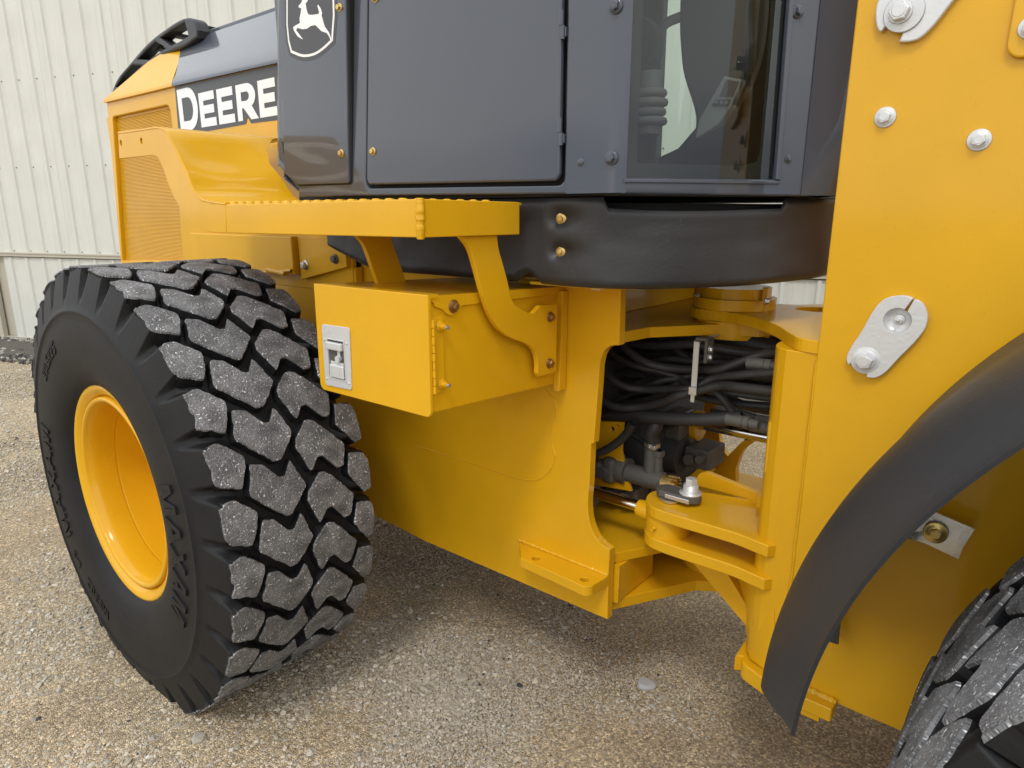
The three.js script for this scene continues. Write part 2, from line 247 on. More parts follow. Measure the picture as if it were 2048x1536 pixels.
// ---------------------------------------------------------------- steel-clad building behind
{
  const b = new THREE.Group(); b.name = 'metal_clad_building'; b.position.set(-7.8, 0, -1.69); b.rotation.y = 21 * Math.PI / 180;
  tagTop(b, 'cream ribbed steel building wall with a tan mid rail behind the loader', 'building');
  const rib = 0.272, panels = 4;
  const prof = (off) => { const up = []; for (let k = 0; k < panels; k++) { const c = off + rib * k; up.push([c - 0.026, 0], [c - 0.013, 0.02], [c + 0.013, 0.02], [c + 0.026, 0]); for (const q of [0.09, 0.18]) up.push([c + q - 0.014, 0], [c + q - 0.006, 0.0016], [c + q + 0.006, 0.0016], [c + q + 0.014, 0]); } return up; };
  const sheetGeo = (h) => { const up = prof(rib / 2), W = rib * panels, poly = [[0.001, 0], ...up.filter((p) => p[0] > 0.002 && p[0] < W - 0.002), [W - 0.001, 0], [W - 0.001, -0.012], [0.001, -0.012]]; return boxUV(clean(new THREE.ExtrudeGeometry(shp(poly), { depth: h, bevelEnabled: false }).rotateX(-Math.PI / 2).scale(1, 1, -1))); };
  const fix = (g) => { const p = g.attributes.position; for (let i = 0; i < p.count; i += 3) { const a = [p.getX(i + 1), p.getY(i + 1), p.getZ(i + 1)], c = [p.getX(i + 2), p.getY(i + 2), p.getZ(i + 2)]; p.setXYZ(i + 1, ...c); p.setXYZ(i + 2, ...a); } g.computeVertexNormals(); return boxUV(g); };
  const up = fix(sheetGeo(4.6)), lo = fix(sheetGeo(1.02));
  for (let k = -6; k < 14; k++) {
    const x = 0.151 - rib / 2 + k * rib * panels;
    const u = add(b, 'upper_wall_sheet', up, M.siding); u.position.set(x, 1.112, 0); 
    if (k >= 0) { const l = add(b, 'lower_wall_sheet', lo, M.siding); l.position.set(x - 0.035, 0.035, -0.004); }
  }
  add(b, 'mid_rail', join(bx(-6.5, 15, 1.066, 1.112, -0.02, 0.028, 0.004), bx(-6.5, 15, 1.098, 1.118, -0.02, 0.036, 0.004)), M.trim);
  add(b, 'base_flashing', bx(-0.2, 15, 0, 0.075, -0.02, 0.024), M.trim);
  add(b, 'door_jamb', join(bx(-0.33, -0.2, 0, 1.06, -0.02, 0.04), bx(-1.4, -0.335, 0, 1.06, -0.03, 0.0)), M.trim, 'tan metal jamb at the end of the lower sheets');
  add(b, 'wall_core', bx(-6.4, 14.8, 0.02, 5.6, -0.6, -0.04), M.trim);
  const scr = []; for (const y of [3.0, 2.08, 1.134, 3.92]) for (let k = -20; k < 48; k++) scr.push(lathe([[0.0001, 0.005], [0.005, 0.004], [0.006, 0], [0.008, -0.001]], 8).rotateX(Math.PI / 2).translate(0.151 + k * rib + 0.05 + (y - 1.1) * 0.0, y, 0.004));
  const s = add(b, 'screw_rows', join(scr), M.castgrey); s.userData.kind = 'stuff';
}
{
  const t = V3(Math.cos(0.3665), 0, -Math.sin(0.3665)), n = V3(Math.sin(0.3665), 0, Math.cos(0.3665)), o0 = V3(-7.8, 0, -1.69), rows = [];
  for (let j = 0; j <= 10; j++) { const r = []; for (let i = 0; i <= 80; i++) { const a = -6 + i * 0.27, w = 0.03 + j / 10 * (1.0 + 0.2 * (vn(i * 0.4, 3, 64, 5) - 0.5)), h = 0.012 + 0.05 * Math.sin(Math.PI * Math.min(1, j / 10)) * (0.5 + fbm(i / 80, j / 10, 32, 2, 8)); const p = o0.clone().addScaledVector(t, a).addScaledVector(n, w); r.push([p.x, j === 10 ? -0.01 : h, p.z]); } rows.push(r); }
  const g = sheet(rows); const st = new THREE.Mesh(g, M.mulch); st.name = 'rubble_strip'; st.position.y = 0.035; st.receiveShadow = true; tagTop(st, 'dark rubble strip along the foot of the steel wall', 'rubble', null, 'structure');
  const im = new THREE.InstancedMesh(pebble(5, 0.8), M.pebble, 5000); im.name = 'rubble_stones'; im.position.y = 0.035; const m4 = new THREE.Matrix4(), c = new THREE.Color(), q = new THREE.Quaternion();
  for (let i = 0; i < 5000; i++) { const p = o0.clone().addScaledVector(t, -3 + 8 * rnd()).addScaledVector(n, 0.05 + 1.0 * rnd()), s = 0.012 + 0.03 * rnd() * rnd(); q.setFromEuler(new THREE.Euler(rnd() * 6, rnd() * 6, rnd() * 6)); m4.compose(V3(p.x, 0.035, p.z), q, V3(s, s, s)); im.setMatrixAt(i, m4); const L = rnd() < 0.7 ? 0.06 + 0.08 * rnd() : 0.3 + 0.15 * rnd(); im.setColorAt(i, c.setRGB(L, L * 0.93, L * 0.82)); }
  im.castShadow = im.receiveShadow = true; tagTop(im, 'dark and pale rubble stones along the wall foot', 'rubble', null, 'stuff');
}

// ================================================================ the wheel loader
const loader = new THREE.Group(); loader.name = 'wheel_loader';
tagTop(loader, 'yellow and dark grey articulated wheel loader with large treaded tyres', 'loader');
const font = await new FontLoader().loadAsync('fonts/droid/droid_sans_bold.typeface.json');

// ---------------------------------------------------------------- wheels
const D2R = Math.PI / 180, RT = 0.73;
function clipBand(poly, lo, hi) {
  const half = (pts, k, keepAbove) => { const out = []; for (let i = 0; i < pts.length; i++) { const a = pts[i], b = pts[(i + 1) % pts.length], ia = keepAbove ? a[0] >= k : a[0] <= k, ib = keepAbove ? b[0] >= k : b[0] <= k; if (ia) out.push(a); if (ia !== ib) { const t = (k - a[0]) / (b[0] - a[0]); out.push([k, a[1] + (b[1] - a[1]) * t]); } } return out; };
  return half(half(poly, lo, true), hi, false);
}
function blockGeo(poly, sd, shoulder) {
  // poly: [degrees, z] seen from outside; worn, chipped outline
  let dense = []; for (let i = 0; i < poly.length; i++) { const a = poly[i], b = poly[(i + 1) % poly.length], L = Math.hypot((b[0] - a[0]) * 0.013, b[1] - a[1]), n = Math.max(2, Math.round(L / 0.008)); for (let k = 0; k < n; k++) dense.push([a[0] + (b[0] - a[0]) * k / n, a[1] + (b[1] - a[1]) * k / n]); }
  const N = dense.length; dense = dense.map((p, i) => { const a = dense[(i + N - 1) % N], b = dense[(i + 1) % N]; return [(a[0] + 4 * p[0] + b[0]) / 6, (a[1] + 4 * p[1] + b[1]) / 6]; });
  const cen = dense.reduce((s, p) => [s[0] + p[0] / N, s[1] + p[1] / N], [0, 0]);
  const chip = dense.map((p, i) => (hash(i, sd, 7) - 0.5) * 0.0026 + (vn(i * 0.45, sd * 3.7, 64, 9) - 0.62) * (shoulder && p[1] > 0.004 ? 0.010 : 0.004));
  const off = (p, d) => { const dx = (p[0] - cen[0]) * 0.013, dz = p[1] - cen[1], l = Math.hypot(dx, dz) || 1; return [p[0] + dx / l * d / 0.013, p[1] + dz / l * d]; };
  const top = dense.map((p, i) => off(p, chip[i] + (shoulder && p[1] > 0 ? -0.003 : 0.002))), mid = dense.map((p, i) => off(p, chip[i] + (shoulder && p[1] > 0.0 ? 0.0 : 0.0045))), bot = dense.map((p) => off(p, shoulder && p[1] > 0.0 ? -0.008 : 0.011));
  const low = 0.686;
  const P = (p, R, dz = 0) => [R * Math.cos(p[0] * D2R), R * Math.sin(p[0] * D2R), p[1] + dz];
  const out = (p) => 0;
  const pos = [], nor = [], uv = [], grp = [];
  const push = (pts, ns) => pts.forEach((q, i) => { pos.push(...q); nor.push(...(ns ? ns[i] : [0, 0, 0])); });
  // cap
  const lo = Math.min(...top.map((p) => p[0])), hi = Math.max(...top.map((p) => p[0])), nb = Math.ceil((hi - lo) / 2.2);
  for (let b = 0; b < nb; b++) {
    const c = clipBand(top, lo + (hi - lo) * b / nb, lo + (hi - lo) * (b + 1) / nb); if (c.length < 3) continue;
    const v2 = c.map((p) => new THREE.Vector2(p[0] * 0.013, p[1]));
    for (let [i, j, k] of THREE.ShapeUtils.triangulateShape(v2, [])) {
      const A = v2[i], B = v2[j], Cc = v2[k]; if ((B.x - A.x) * (Cc.y - A.y) - (B.y - A.y) * (Cc.x - A.x) > 0) [j, k] = [k, j];
      for (const t of [i, k, j]) { const p = c[t]; pos.push(...P(p, RT)); nor.push(Math.cos(p[0] * D2R), Math.sin(p[0] * D2R), 0); uv.push(p[0] * 0.013 + sd * 0.11, p[1] + sd * 0.07); }
    }
  }
  const quad = (a, b, c, d) => { const e1 = V3(...b).sub(V3(...a)), e2 = V3(...c).sub(V3(...a)), n = e1.cross(e2).normalize(), m = V3((a[0] + c[0]) / 2, (a[1] + c[1]) / 2, (a[2] + c[2]) / 2); const cc = P(cen, 0.66); if (n.dot(m.sub(V3(...cc))) < 0) { [b, d] = [d, b]; n.negate(); } for (const q of [a, b, c, a, c, d]) { pos.push(...q); nor.push(n.x, n.y, n.z); uv.push(Math.atan2(q[1], q[0]) * 0.745 + sd * 0.11, q[2] + sd * 0.07); } };
  for (let i = 0; i < N; i++) { const j = (i + 1) % N; quad(P(top[i], RT), P(top[j], RT), P(mid[j], RT - 0.005), P(mid[i], RT - 0.005)); }
  grp.push(pos.length / 3);
  for (let i = 0; i < N; i++) { const j = (i + 1) % N; quad(P(mid[i], RT - 0.005), P(mid[j], RT - 0.005), P(bot[j], low, out(bot[j])), P(bot[i], low, out(bot[i]))); }
  const g = new THREE.BufferGeometry(); g.setAttribute('position', new THREE.Float32BufferAttribute(pos, 3)); g.setAttribute('normal', new THREE.Float32BufferAttribute(nor, 3)); g.setAttribute('uv', new THREE.Float32BufferAttribute(uv, 2));
  g.addGroup(0, grp[0], 0); g.addGroup(grp[0], pos.length / 3 - grp[0], 1); return g;
}
const ROWS = [
  { off: 9, sh: true, p: [[4.1, 0.014], [4.3, -0.027], [0.7, -0.078], [-1.7, -0.073], [-5.7, -0.052], [-4.5, -0.023], [-3.9, 0.012]] },
  { off: 0, p: [[7.4, -0.093], [6.6, -0.124], [2.9, -0.160], [2.9, -0.174], [6.0, -0.199], [0, -0.228], [-0.9, -0.221], [-5.1, -0.176], [-5.2, -0.159], [1.3, -0.075]] },
  { off: 9, p: [[1, -0.238], [4.3, -0.279], [4.1, -0.298], [-3, -0.376], [-7.6, -0.357], [-7.6, -0.336], [-3.8, -0.300], [-3.8, -0.284], [-6.5, -0.258], [-0.8, -0.231]] },
  { off: 9, inner: true, p: [[6.4, -0.387], [5.4, -0.435], [3.5, -0.442], [-2.8, -0.439], [-3.2, -0.416], [1.9, -0.374]] },
];
const blockSet = ROWS.map((r, ri) => [0, 1, 2].map((k) => blockGeo(r.p, ri * 5 + k + 1, r.sh)));
const tyreGeo = (() => {
  // [radius, z on a lug, z in a notch, radius in a notch]
  const out = [[0.338, -0.03], [0.352, -0.008], [0.366, 0.012], [0.385, 0.022], [0.40, 0.029], [0.43, 0.038], [0.47, 0.0435], [0.52, 0.0445], [0.565, 0.042], [0.588, 0.0395], [0.5925, 0.0435], [0.60, 0.0435], [0.605, 0.038], [0.62, 0.0345], [0.635, 0.031, 0.0285, 0.635], [0.65, 0.0275, 0.019, 0.65], [0.67, 0.023, 0.006, 0.668], [0.69, 0.018, -0.008, 0.681], [0.71, 0.0135, -0.022, 0.689], [0.721, 0.0105, -0.032, 0.693], [0.7265, 0.0065, -0.038, 0.695], [0.726, -0.012, -0.045, 0.6955], [0.724, -0.03, -0.052, 0.696], [0.6965, -0.06, -0.06, 0.6965], [0.697, -0.085], [0.698, -0.13], [0.699, -0.2135]];
  const full = [...out, ...out.slice(0, -1).reverse().map(([r, z, z2, r2]) => [r, -0.427 - z, z2 === undefined ? undefined : -0.427 - z2, r2, true])];
  const n = 30 * 22, rows = [];
  for (let i = 0; i <= n; i++) {
    const deg = 360 * i / n, row = [];
    for (const [r, z, z2, r2, inner] of full) {
      let k = 0;
      if (z2 !== undefined) { const c = inner ? 9 + 1.6 + 6 + 0.6 : 9 + 0.1 + 6 - (r - 0.735) * 12, d = Math.abs((((deg - c) % 12) + 18) % 12 - 6), w = 0.8 + 1.1 * Math.min(1, Math.max(0, (r - 0.63) / 0.1)); k = 1 - sm(Math.min(1, Math.max(0, (d - w * 0.75) / (w * 0.38)))); }
      const R = r + (k ? (r2 - r) * k : 0), Z = z + (k ? (z2 - z) * k : 0), a = deg * D2R; row.push([R * Math.cos(a), R * Math.sin(a), Z]);
    }
    rows.push(row);
  }
  return sheet(rows);
})();
const smoothN = (g) => g;
const rimGeo = (() => {
  const p = [[0.338, -0.03], [0.352, -0.016], [0.3575, -0.004], [0.356, 0.003], [0.349, 0.005], [0.338, 0.001], [0.327, -0.008], [0.3215, -0.013], [0.3205, -0.022], [0.3175, -0.022], [0.3165, -0.008], [0.3135, -0.003], [0.309, -0.002], [0.303, -0.003], [0.299, -0.009], [0.2975, -0.018], [0.294, -0.02], [0.291, -0.032], [0.288, -0.05], [0.2865, -0.096], [0.289, -0.1], [0.289, -0.104], [0.2865, -0.108], [0.285, -0.2], [0.283, -0.27], [0.27, -0.285], [0.2, -0.288], [0.14, -0.25], [0.1, -0.24], [0.0001, -0.238]];
  return lathe(p.map(([r, z]) => [r, z]), 96).rotateX(Math.PI / 2);
})();
function bendText(str, R, size, mid, depth) {                // letters round the sidewall, tops outward, read clockwise
  const gs = []; let w = 0; const items = [...str].map((ch) => { const g = new TextGeometry(ch, { font, size, depth, curveSegments: 3 }); g.computeBoundingBox(); const a = ch === '.' ? size * 0.35 : (g.boundingBox.max.x - g.boundingBox.min.x) + size * 0.16; const it = { g, a, x: w }; w += a; return it; });
  for (const it of items) { const th = mid * D2R - (it.x + it.a / 2 - w / 2) / (R + size / 2); it.g.computeBoundingBox(); it.g.translate(-(it.g.boundingBox.max.x + it.g.boundingBox.min.x) / 2, R, 0).rotateZ(th - Math.PI / 2); gs.push(it.g); }
  return gs;
}
const letterGeo = (() => {
  const gs = [...bendText('MAXAM', 0.468, 0.08, 188, 0.008), ...bendText('MAXAM', 0.468, 0.08, -4, 0.008)].map((g) => g.translate(0, 0, 0.041));
  const sml = [...bendText('MS302', 0.485, 0.042, 243, 0.006), ...bendText('20.5R25', 0.50, 0.04, 128, 0.006), ...bendText('L-3', 0.50, 0.034, 222, 0.006)].map((g) => g.translate(0, 0, 0.041));
  const arcs = []; for (let k = 0; k < 8; k++) arcs.push(tube(arc(0, 0, 0.435 + k * 0.010, 262, 282, 14).map(([x, y]) => [x, y, 0.0385 + k * 0.0007]), 0.0022, 24, 5));
  return join(gs, sml, arcs);
})();
function wheel(x, z, flip, phase, parts, label, merged) {
  const w = part(loader, 'wheel', label); w.position.set(x + 0.008, 0.698, z); if (flip) w.rotation.y = Math.PI;
  const k = 0.988; add(w, 'tyre', tyreGeo, M.rubber).scale.set(k, k, 1); add(w, 'rim', rimGeo, M.yellow);
  if (!merged) for (let q = 0; q < 12; q++) { const t = (q * 30 + 10) * D2R, b = add(w, 'wheel_nut', boltGeo(0.014, 0.02), M.yellow); b.position.set(0.225 * Math.cos(t), 0.225 * Math.sin(t), -0.287); b.rotation.z = q; }
  if (!merged) add(w, 'raised_lettering', letterGeo, M.rubber).scale.set(k, k, 1);
  const all = [];
  ROWS.forEach((r, ri) => { for (let q = 0; q < 30; q++) {
    const a = (r.off + phase + 12 * q) * D2R; let g = blockSet[ri][(q * 7 + ri) % 3], deg = ((((r.off + phase + 12 * q) % 360) + 360) % 360);
    const low = Math.abs(deg - 270) < 30;
    if (merged) { all.push(clean(g.clone().rotateZ(a))); continue; }
    if (low) { g = g.clone().rotateZ(a); const p = g.attributes.position; for (let i = 0; i < p.count; i++) if (p.getY(i) < -0.664) p.setY(i, -0.664); }
    const m = add(w, 'tread_block', g, [M.tread, M.rubber]); m.scale.set(k, k, 1); if (!low) m.rotation.z = a;
  } });
  if (merged) { const o = add(w, 'tread', mergeGeometries(all), M.rubber); o.scale.set(k, k, 1); o.userData.kind = 'stuff'; }
  return w;
}
wheel(0, 0, false, 0, true, 'rear wheel in full view with worn chevron tread'); wheel(2.858, 0, false, 4, true, 'front wheel under the black fender');
wheel(0, -2.4, true, 3, true, 'far side rear wheel', true); wheel(2.885, -2.4, true, 7, true, 'far side front wheel', true);
add(loader, 'axle', join(cyl(0.1, 0.1, 1.9).rotateX(Math.PI / 2).translate(0, 0.7, -1.2), cyl(0.14, 0.14, 0.5).rotateX(Math.PI / 2).translate(0, 0.7, -0.55), new THREE.SphereGeometry(0.24, 24, 16).translate(0, 0.7, -1.2)), M.yellow);
add(loader, 'axle', join(cyl(0.1, 0.1, 1.9).rotateX(Math.PI / 2).translate(2.885, 0.7, -1.2), new THREE.SphereGeometry(0.24, 24, 16).translate(2.885, 0.7, -1.2)), M.yellow);

// ---------------------------------------------------------------- rear frame
const FZ = -0.74;
{
  const f = part(loader, 'rear_frame');
  const edge = [[1.378, 1.40], [1.38, 1.242], ...smooth([[1.356, 1.238], [1.336, 1.222], [1.325, 1.193], [1.322, 1.141]], 8), [1.313, 0.964], [1.304, 0.958], ...smooth([[1.303, 0.843], [1.300, 0.775], [1.31, 0.722], [1.337, 0.682], [1.376, 0.665]], 14), [1.375, 0.581], [1.377, 0.449]];
  const outl = [...edge, [0.62, 0.443], [-0.4, 0.50], [-0.8, 0.62], [-0.8, 1.2], [0.3, 1.4]];
  add(f, 'side_plate', plateZ(outl, FZ, 0.028, 0.002), M.yellow);
  add(f, 'side_plate', plateZ(outl, -1.632, 0.028, 0.002), M.yellow, 'far side frame plate');
  add(f, 'weld_seam', join(tube([[0.602, 0.794, FZ], [0.871, 0.7945, FZ], [1.07, 0.794, FZ], [1.13, 0.812, FZ], [1.175, 0.86, FZ], [1.187, 0.897, FZ]], 0.0024, 60, 6), tube([[1.187, 0.897, FZ], [1.175, 0.922, FZ], [1.174, 0.991, FZ], [1.187, 1.014, FZ], [1.182, 1.055, FZ], [1.146, 1.087, FZ]], 0.0024, 40, 6)), M.yellow);
  // upper hinge plates reach to the pin at (1.49, -1.2)
  const eye = (cx, cz, r, a0, a1) => arc(cx, cz, r, a0, a1, 14);
  add(f, 'hinge_plate', plateY([[1.30, -0.77], [1.345, -0.77], [1.366, -0.925], [1.50, -1.10], ...eye(1.49, -1.2, 0.13, 35, -35), [1.366, -1.475], [1.30, -1.63], [1.0, -1.63], [1.0, -0.77]], 1.264, 0.03, 0.002), M.yellow, 'upper rear hinge plate');
  add(f, 'hinge_plate', plateY([[1.0, -0.77], [1.355, -0.77], [1.364, -0.786], [1.456, -0.954], [1.52, -1.08], ...eye(1.49, -1.2, 0.14, 40, -40), [1.36, -1.6], [1.0, -1.6]], 0.632, 0.03, 0.002), M.yellow, 'lower rear hinge plate');
  add(f, 'hinge_plate', plateY([[0.9, -0.77], [1.354, -0.77], [1.364, -0.788], [1.505, -1.04], ...eye(1.49, -1.2, 0.16, 30, -40), [1.36, -1.6], [0.9, -1.6]], 0.484, 0.034, 0.002), M.yellow, 'bottom rear hinge plate');
  add(f, 'spacer_block', join(bx(1.30, 1.362, 0.487, 0.60, -0.86, -0.772), plateX([[-0.775, 0.601], [-0.985, 0.601], [-0.985, 0.487], [-0.775, 0.487]], 1.385, 0.02, 0.002)), M.yellow);
  add(f, 'weld_bead', weld([[1.386, 0.49, -0.776], [1.386, 0.6, -0.777]], 0.003, 40), M.yellow);
  add(f, 'back_plate', plateX([[-0.79, 1.40], [-1.62, 1.40], [-1.62, 1.265], [-0.79, 1.265]], 1.17, 0.025, 0.002), M.yellow);
  add(f, 'cover_plate', plateY([[1.14, -0.66], [1.38, -0.66], [1.39, -0.70], [1.38, -0.735], [1.14, -0.735]].map((p) => p), 1.408, 0.008, 0.001), M.yellow, 'thin ledge under the black skirt');
  // tie down bracket
  const to = [[1.052, -0.742], [1.075, -0.715], [1.10, -0.690], [1.122, -0.662], [1.325, -0.652], ...arc(1.345, -0.675, 0.025, 80, -10, 6), [1.375, -0.742]];
  const key = (x, z, r, sx, sz) => { const a = Math.atan2(sz, sx) / D2R; return arc(x, z, r, a + 14, a + 346, 14); };
  add(f, 'tie_down_bracket', plateY(to, 0.586, 0.03, 0.002, [key(1.158, -0.689, 0.012, 1, -1), key(1.334, -0.682, 0.012, -1, 1)]), M.yellow);
  add(f, 'weld_bead', weld([[1.05, 0.59, -0.741], [1.2, 0.589, -0.741], [1.374, 0.588, -0.741]], 0.006, 120), M.yellow);
  // gearbox and bracketry seen in the joint
  add(f, 'gearbox_housing', join(bx(0.75, 1.13, 0.62, 1.12, -1.5, -0.95, 0.05), bx(1.05, 1.30, 0.635, 0.97, -1.52, -1.10, 0.05), cyl(0.07, 0.06, 0.06).rotateZ(-Math.PI / 2).translate(1.32, 0.80, -1.22)), M.interior);
  add(f, 'valve_plate', plateZ([[1.12, 0.72], [1.30, 0.74], [1.26, 0.86], [1.262, 0.955], [1.12, 0.93]], -0.98, 0.012, 0.001, [circle(1.225, 0.925, 0.008), circle(1.245, 0.94, 0.005)]), M.yellow);
  for (const [x, y, z, w, h, d] of [[1.30, 0.90, -1.24, 0.10, 0.09, 0.10], [1.40, 0.80, -1.28, 0.09, 0.07, 0.12], [1.24, 0.70, -1.06, 0.12, 0.06, 0.08], [1.46, 0.93, -1.34, 0.12, 0.05, 0.1], [1.34, 0.70, -1.18, 0.1, 0.05, 0.1]]) {
    add(f, 'valve_block', join(bx(x - w / 2, x + w / 2, y - h / 2, y + h / 2, z - d / 2, z + d / 2, 0.008), cyl(0.018, 0.018, 0.03, 14).rotateX(Math.PI / 2).translate(x - w * 0.2, y, z + d / 2 + 0.012), cyl(0.014, 0.014, 0.035, 6).rotateX(Math.PI / 2).translate(x + w * 0.22, y + h * 0.15, z + d / 2 + 0.014)), M.castgrey);
  }
  add(f, 'rib_plate', join(plateZ([[1.36, 0.65], [1.46, 0.65], ...smooth([[1.455, 0.72], [1.475, 0.79], [1.53, 0.85]], 8), [1.50, 0.86], ...smooth([[1.46, 0.81], [1.41, 0.74], [1.37, 0.68]], 8)], -1.42, 0.03), bx(1.36, 1.66, 0.632, 0.66, -1.55, -1.30, 0.004)), M.yellow);
  add(f, 'inner_housing', join(bx(1.02, 1.14, 0.9, 1.24, -1.55, -0.9, 0.02), bx(1.0, 1.1, 0.5, 0.72, -1.5, -0.85, 0.03)), M.interior);
}
// steering cylinder and drive line in the joint
{
  const s = part(loader, 'steering_cylinder');
  add(s, 'barrel', join(cyl(0.035, 0.035, 0.62).rotateZ(Math.PI / 2).translate(0.93, 0.742, -0.87)), M.castgrey);
  add(s, 'rod', cyl(0.0165, 0.0165, 0.24, 24).rotateZ(Math.PI / 2).translate(1.34, 0.757, -0.868), M.chrome);
  add(s, 'rod_eye', join(cyl(0.062, 0.062, 0.056, 36).translate(1.483, 0.738, -0.868), new THREE.CylinderGeometry(0.024, 0.032, 0.06, 20).rotateZ(Math.PI / 2).translate(1.42, 0.752, -0.868), new THREE.SphereGeometry(0.006, 8, 6).translate(1.474, 0.738, -0.804), cyl(0.0035, 0.0035, 0.014, 8).rotateX(Math.PI / 2).translate(1.474, 0.738, -0.798)), M.yellow);
  const d = part(loader, 'drive_shaft');
  add(d, 'shaft', join(cyl(0.03, 0.03, 0.15).rotateZ(Math.PI / 2).translate(1.32, 0.79, -1.0), cyl(0.042, 0.042, 0.03).rotateZ(Math.PI / 2).translate(1.262, 0.792, -1.0)), M.castgrey);
  add(d, 'yoke', join(bx(1.20, 1.25, 0.75, 0.835, -1.045, -0.955, 0.018), bx(1.15, 1.21, 0.765, 0.82, -1.06, -0.94, 0.015), cyl(0.018, 0.018, 0.12).rotateX(Math.PI / 2).translate(1.215, 0.79, -1.0), cyl(0.018, 0.018, 0.12).translate(1.215, 0.79, -1.0)), M.castgrey);
  add(d, 'spline_boot', join(cyl(0.026, 0.026, 0.04).rotateZ(Math.PI / 2).translate(1.41, 0.788, -1.0), ...Array.from({ length: 12 }, (_, k) => bx(1.40, 1.43, -0.003, 0.003, 0.0235, 0.0285, 0.001).rotateX(k * Math.PI / 6).translate(0.012, 0.788, -1.0))), M.gold);
  add(loader, 'tee_pipe', join(cyl(0.021, 0.021, 0.09).translate(1.352, 0.845, -1.0), cyl(0.013, 0.013, 0.07).translate(1.375, 0.85, -1.0), bx(1.345, 1.39, 0.865, 0.885, -1.015, -0.985, 0.005)), M.castgrey);
  add(loader, 'hose_clip', join(cyl(0.0235, 0.0235, 0.012).translate(1.353, 0.899, -1.0), bx(1.362, 1.378, 0.892, 0.906, -0.985, -0.97, 0.003)), M.zinc);
  const c2 = part(loader, 'steering_cylinder', 'far side steering cylinder');
  add(c2, 'barrel', join(cyl(0.045, 0.045, 0.14).rotateZ(Math.PI / 2).translate(1.30, 0.884, -1.3), cyl(0.05, 0.05, 0.02).rotateZ(Math.PI / 2).translate(1.362, 0.886, -1.3)), M.yellow);
  add(c2, 'rod', cyl(0.02, 0.02, 0.42).rotateZ(Math.PI / 2).translate(1.56, 0.895, -1.3), M.chrome);
}
const hoses = [
  [[[1.209, 1.204], [1.271, 1.167], [1.331, 1.145], [1.397, 1.137], [1.476, 1.146], [1.539, 1.158], [1.598, 1.186], [1.643, 1.208], [1.694, 1.226]], -1.0, 0.012],
  [[[1.14, 1.17], [1.22, 1.139], [1.292, 1.127], [1.36, 1.119], [1.416, 1.106], [1.453, 1.094], [1.497, 1.093], [1.528, 1.081], [1.56, 1.057], [1.595, 1.03], [1.645, 1.015], [1.692, 1.009]], -1.02, 0.011],
  [[[1.157, 1.119], [1.216, 1.087], [1.268, 1.068], [1.327, 1.066], [1.401, 1.081], [1.467, 1.096], [1.489, 1.104], [1.529, 1.131], [1.608, 1.155], [1.705, 1.178]], -0.98, 0.0115],
  [[[1.161, 1.043], [1.215, 1.01], [1.267, 1.004], [1.325, 1.015], [1.39, 1.042], [1.443, 1.073], [1.494, 1.094], [1.555, 1.117], [1.615, 1.125], [1.713, 1.131]], -0.97, 0.013],
  [[[1.129, 0.954], [1.354, 0.989], [1.495, 1.009], [1.615, 1.033]], -0.99, 0.019],
  [[[1.123, 0.966], [1.251, 0.999], [1.348, 1.044], [1.411, 1.095], [1.482, 1.11], [1.523, 1.091], [1.56, 1.051], [1.612, 1.027], [1.685, 1.02]], -1.05, 0.01],
  [[[1.2, 1.20], [1.378, 1.21], [1.451, 1.212], [1.534, 1.212], [1.66, 1.20], [1.75, 1.195]], -1.16, 0.026],
  [[[1.195, 1.176], [1.306, 1.183], [1.444, 1.206], [1.488, 1.203], [1.573, 1.197], [1.676, 1.203]], -1.06, 0.013],
  [[[1.231, 1.042], [1.281, 1.069], [1.33, 1.09], [1.396, 1.105], [1.487, 1.11], [1.57, 1.144], [1.671, 1.179]], -1.08, 0.012],
  [[[1.07, 1.023], [1.164, 1.067], [1.237, 1.097], [1.326, 1.137], [1.421, 1.141], [1.51, 1.149], [1.659, 1.162]], -1.12, 0.013],
  [[[1.189, 0.993], [1.28, 1.046], [1.356, 1.09], [1.42, 1.109], [1.464, 1.124]], -1.03, 0.009],
  [[[1.12, 0.80], [1.183, 0.839], [1.255, 0.889], [1.298, 0.935], [1.33, 0.982]], -0.93, 0.013],
  [[[1.054, 1.105], [1.154, 1.133], [1.26, 1.133], [1.359, 1.146], [1.453, 1.154], [1.648, 1.172]], -1.15, 0.014],
  [[[1.032, 1.028], [1.147, 1.025], [1.306, 1.048], [1.45, 1.071], [1.648, 1.103]], -1.17, 0.016],
  [[[1.008, 1.132], [1.178, 1.168], [1.332, 1.19], [1.474, 1.189], [1.629, 1.191]], -1.2, 0.015],
  [[[1.345, 0.978], [1.365, 0.963], [1.354, 0.938], [1.353, 0.89]], -1.0, 0.021],
  [[[1.05, 0.96], [1.25, 0.99], [1.4, 1.05], [1.55, 1.06], [1.7, 1.05]], -1.3, 0.02],
  [[[1.05, 1.08], [1.25, 1.06], [1.45, 1.1], [1.7, 1.14]], -1.34, 0.022],
  [[[1.05, 1.2], [1.3, 1.16], [1.5, 1.17], [1.7, 1.21]], -1.38, 0.024],
];
for (let k = 0; k < 18; k++) { const y0 = 0.99 + 0.22 * rnd(), y1 = 1.03 + 0.19 * rnd(), d = (rnd() - 0.6) * 0.09; hoses.push([[[1.03, y0], [1.2, y0 + d * 0.5], [1.38, (y0 + y1) / 2 + d], [1.55, y1 + d * 0.4], [1.74, y1]], -1.05 - 0.3 * rnd(), 0.008 + 0.009 * rnd()]); }
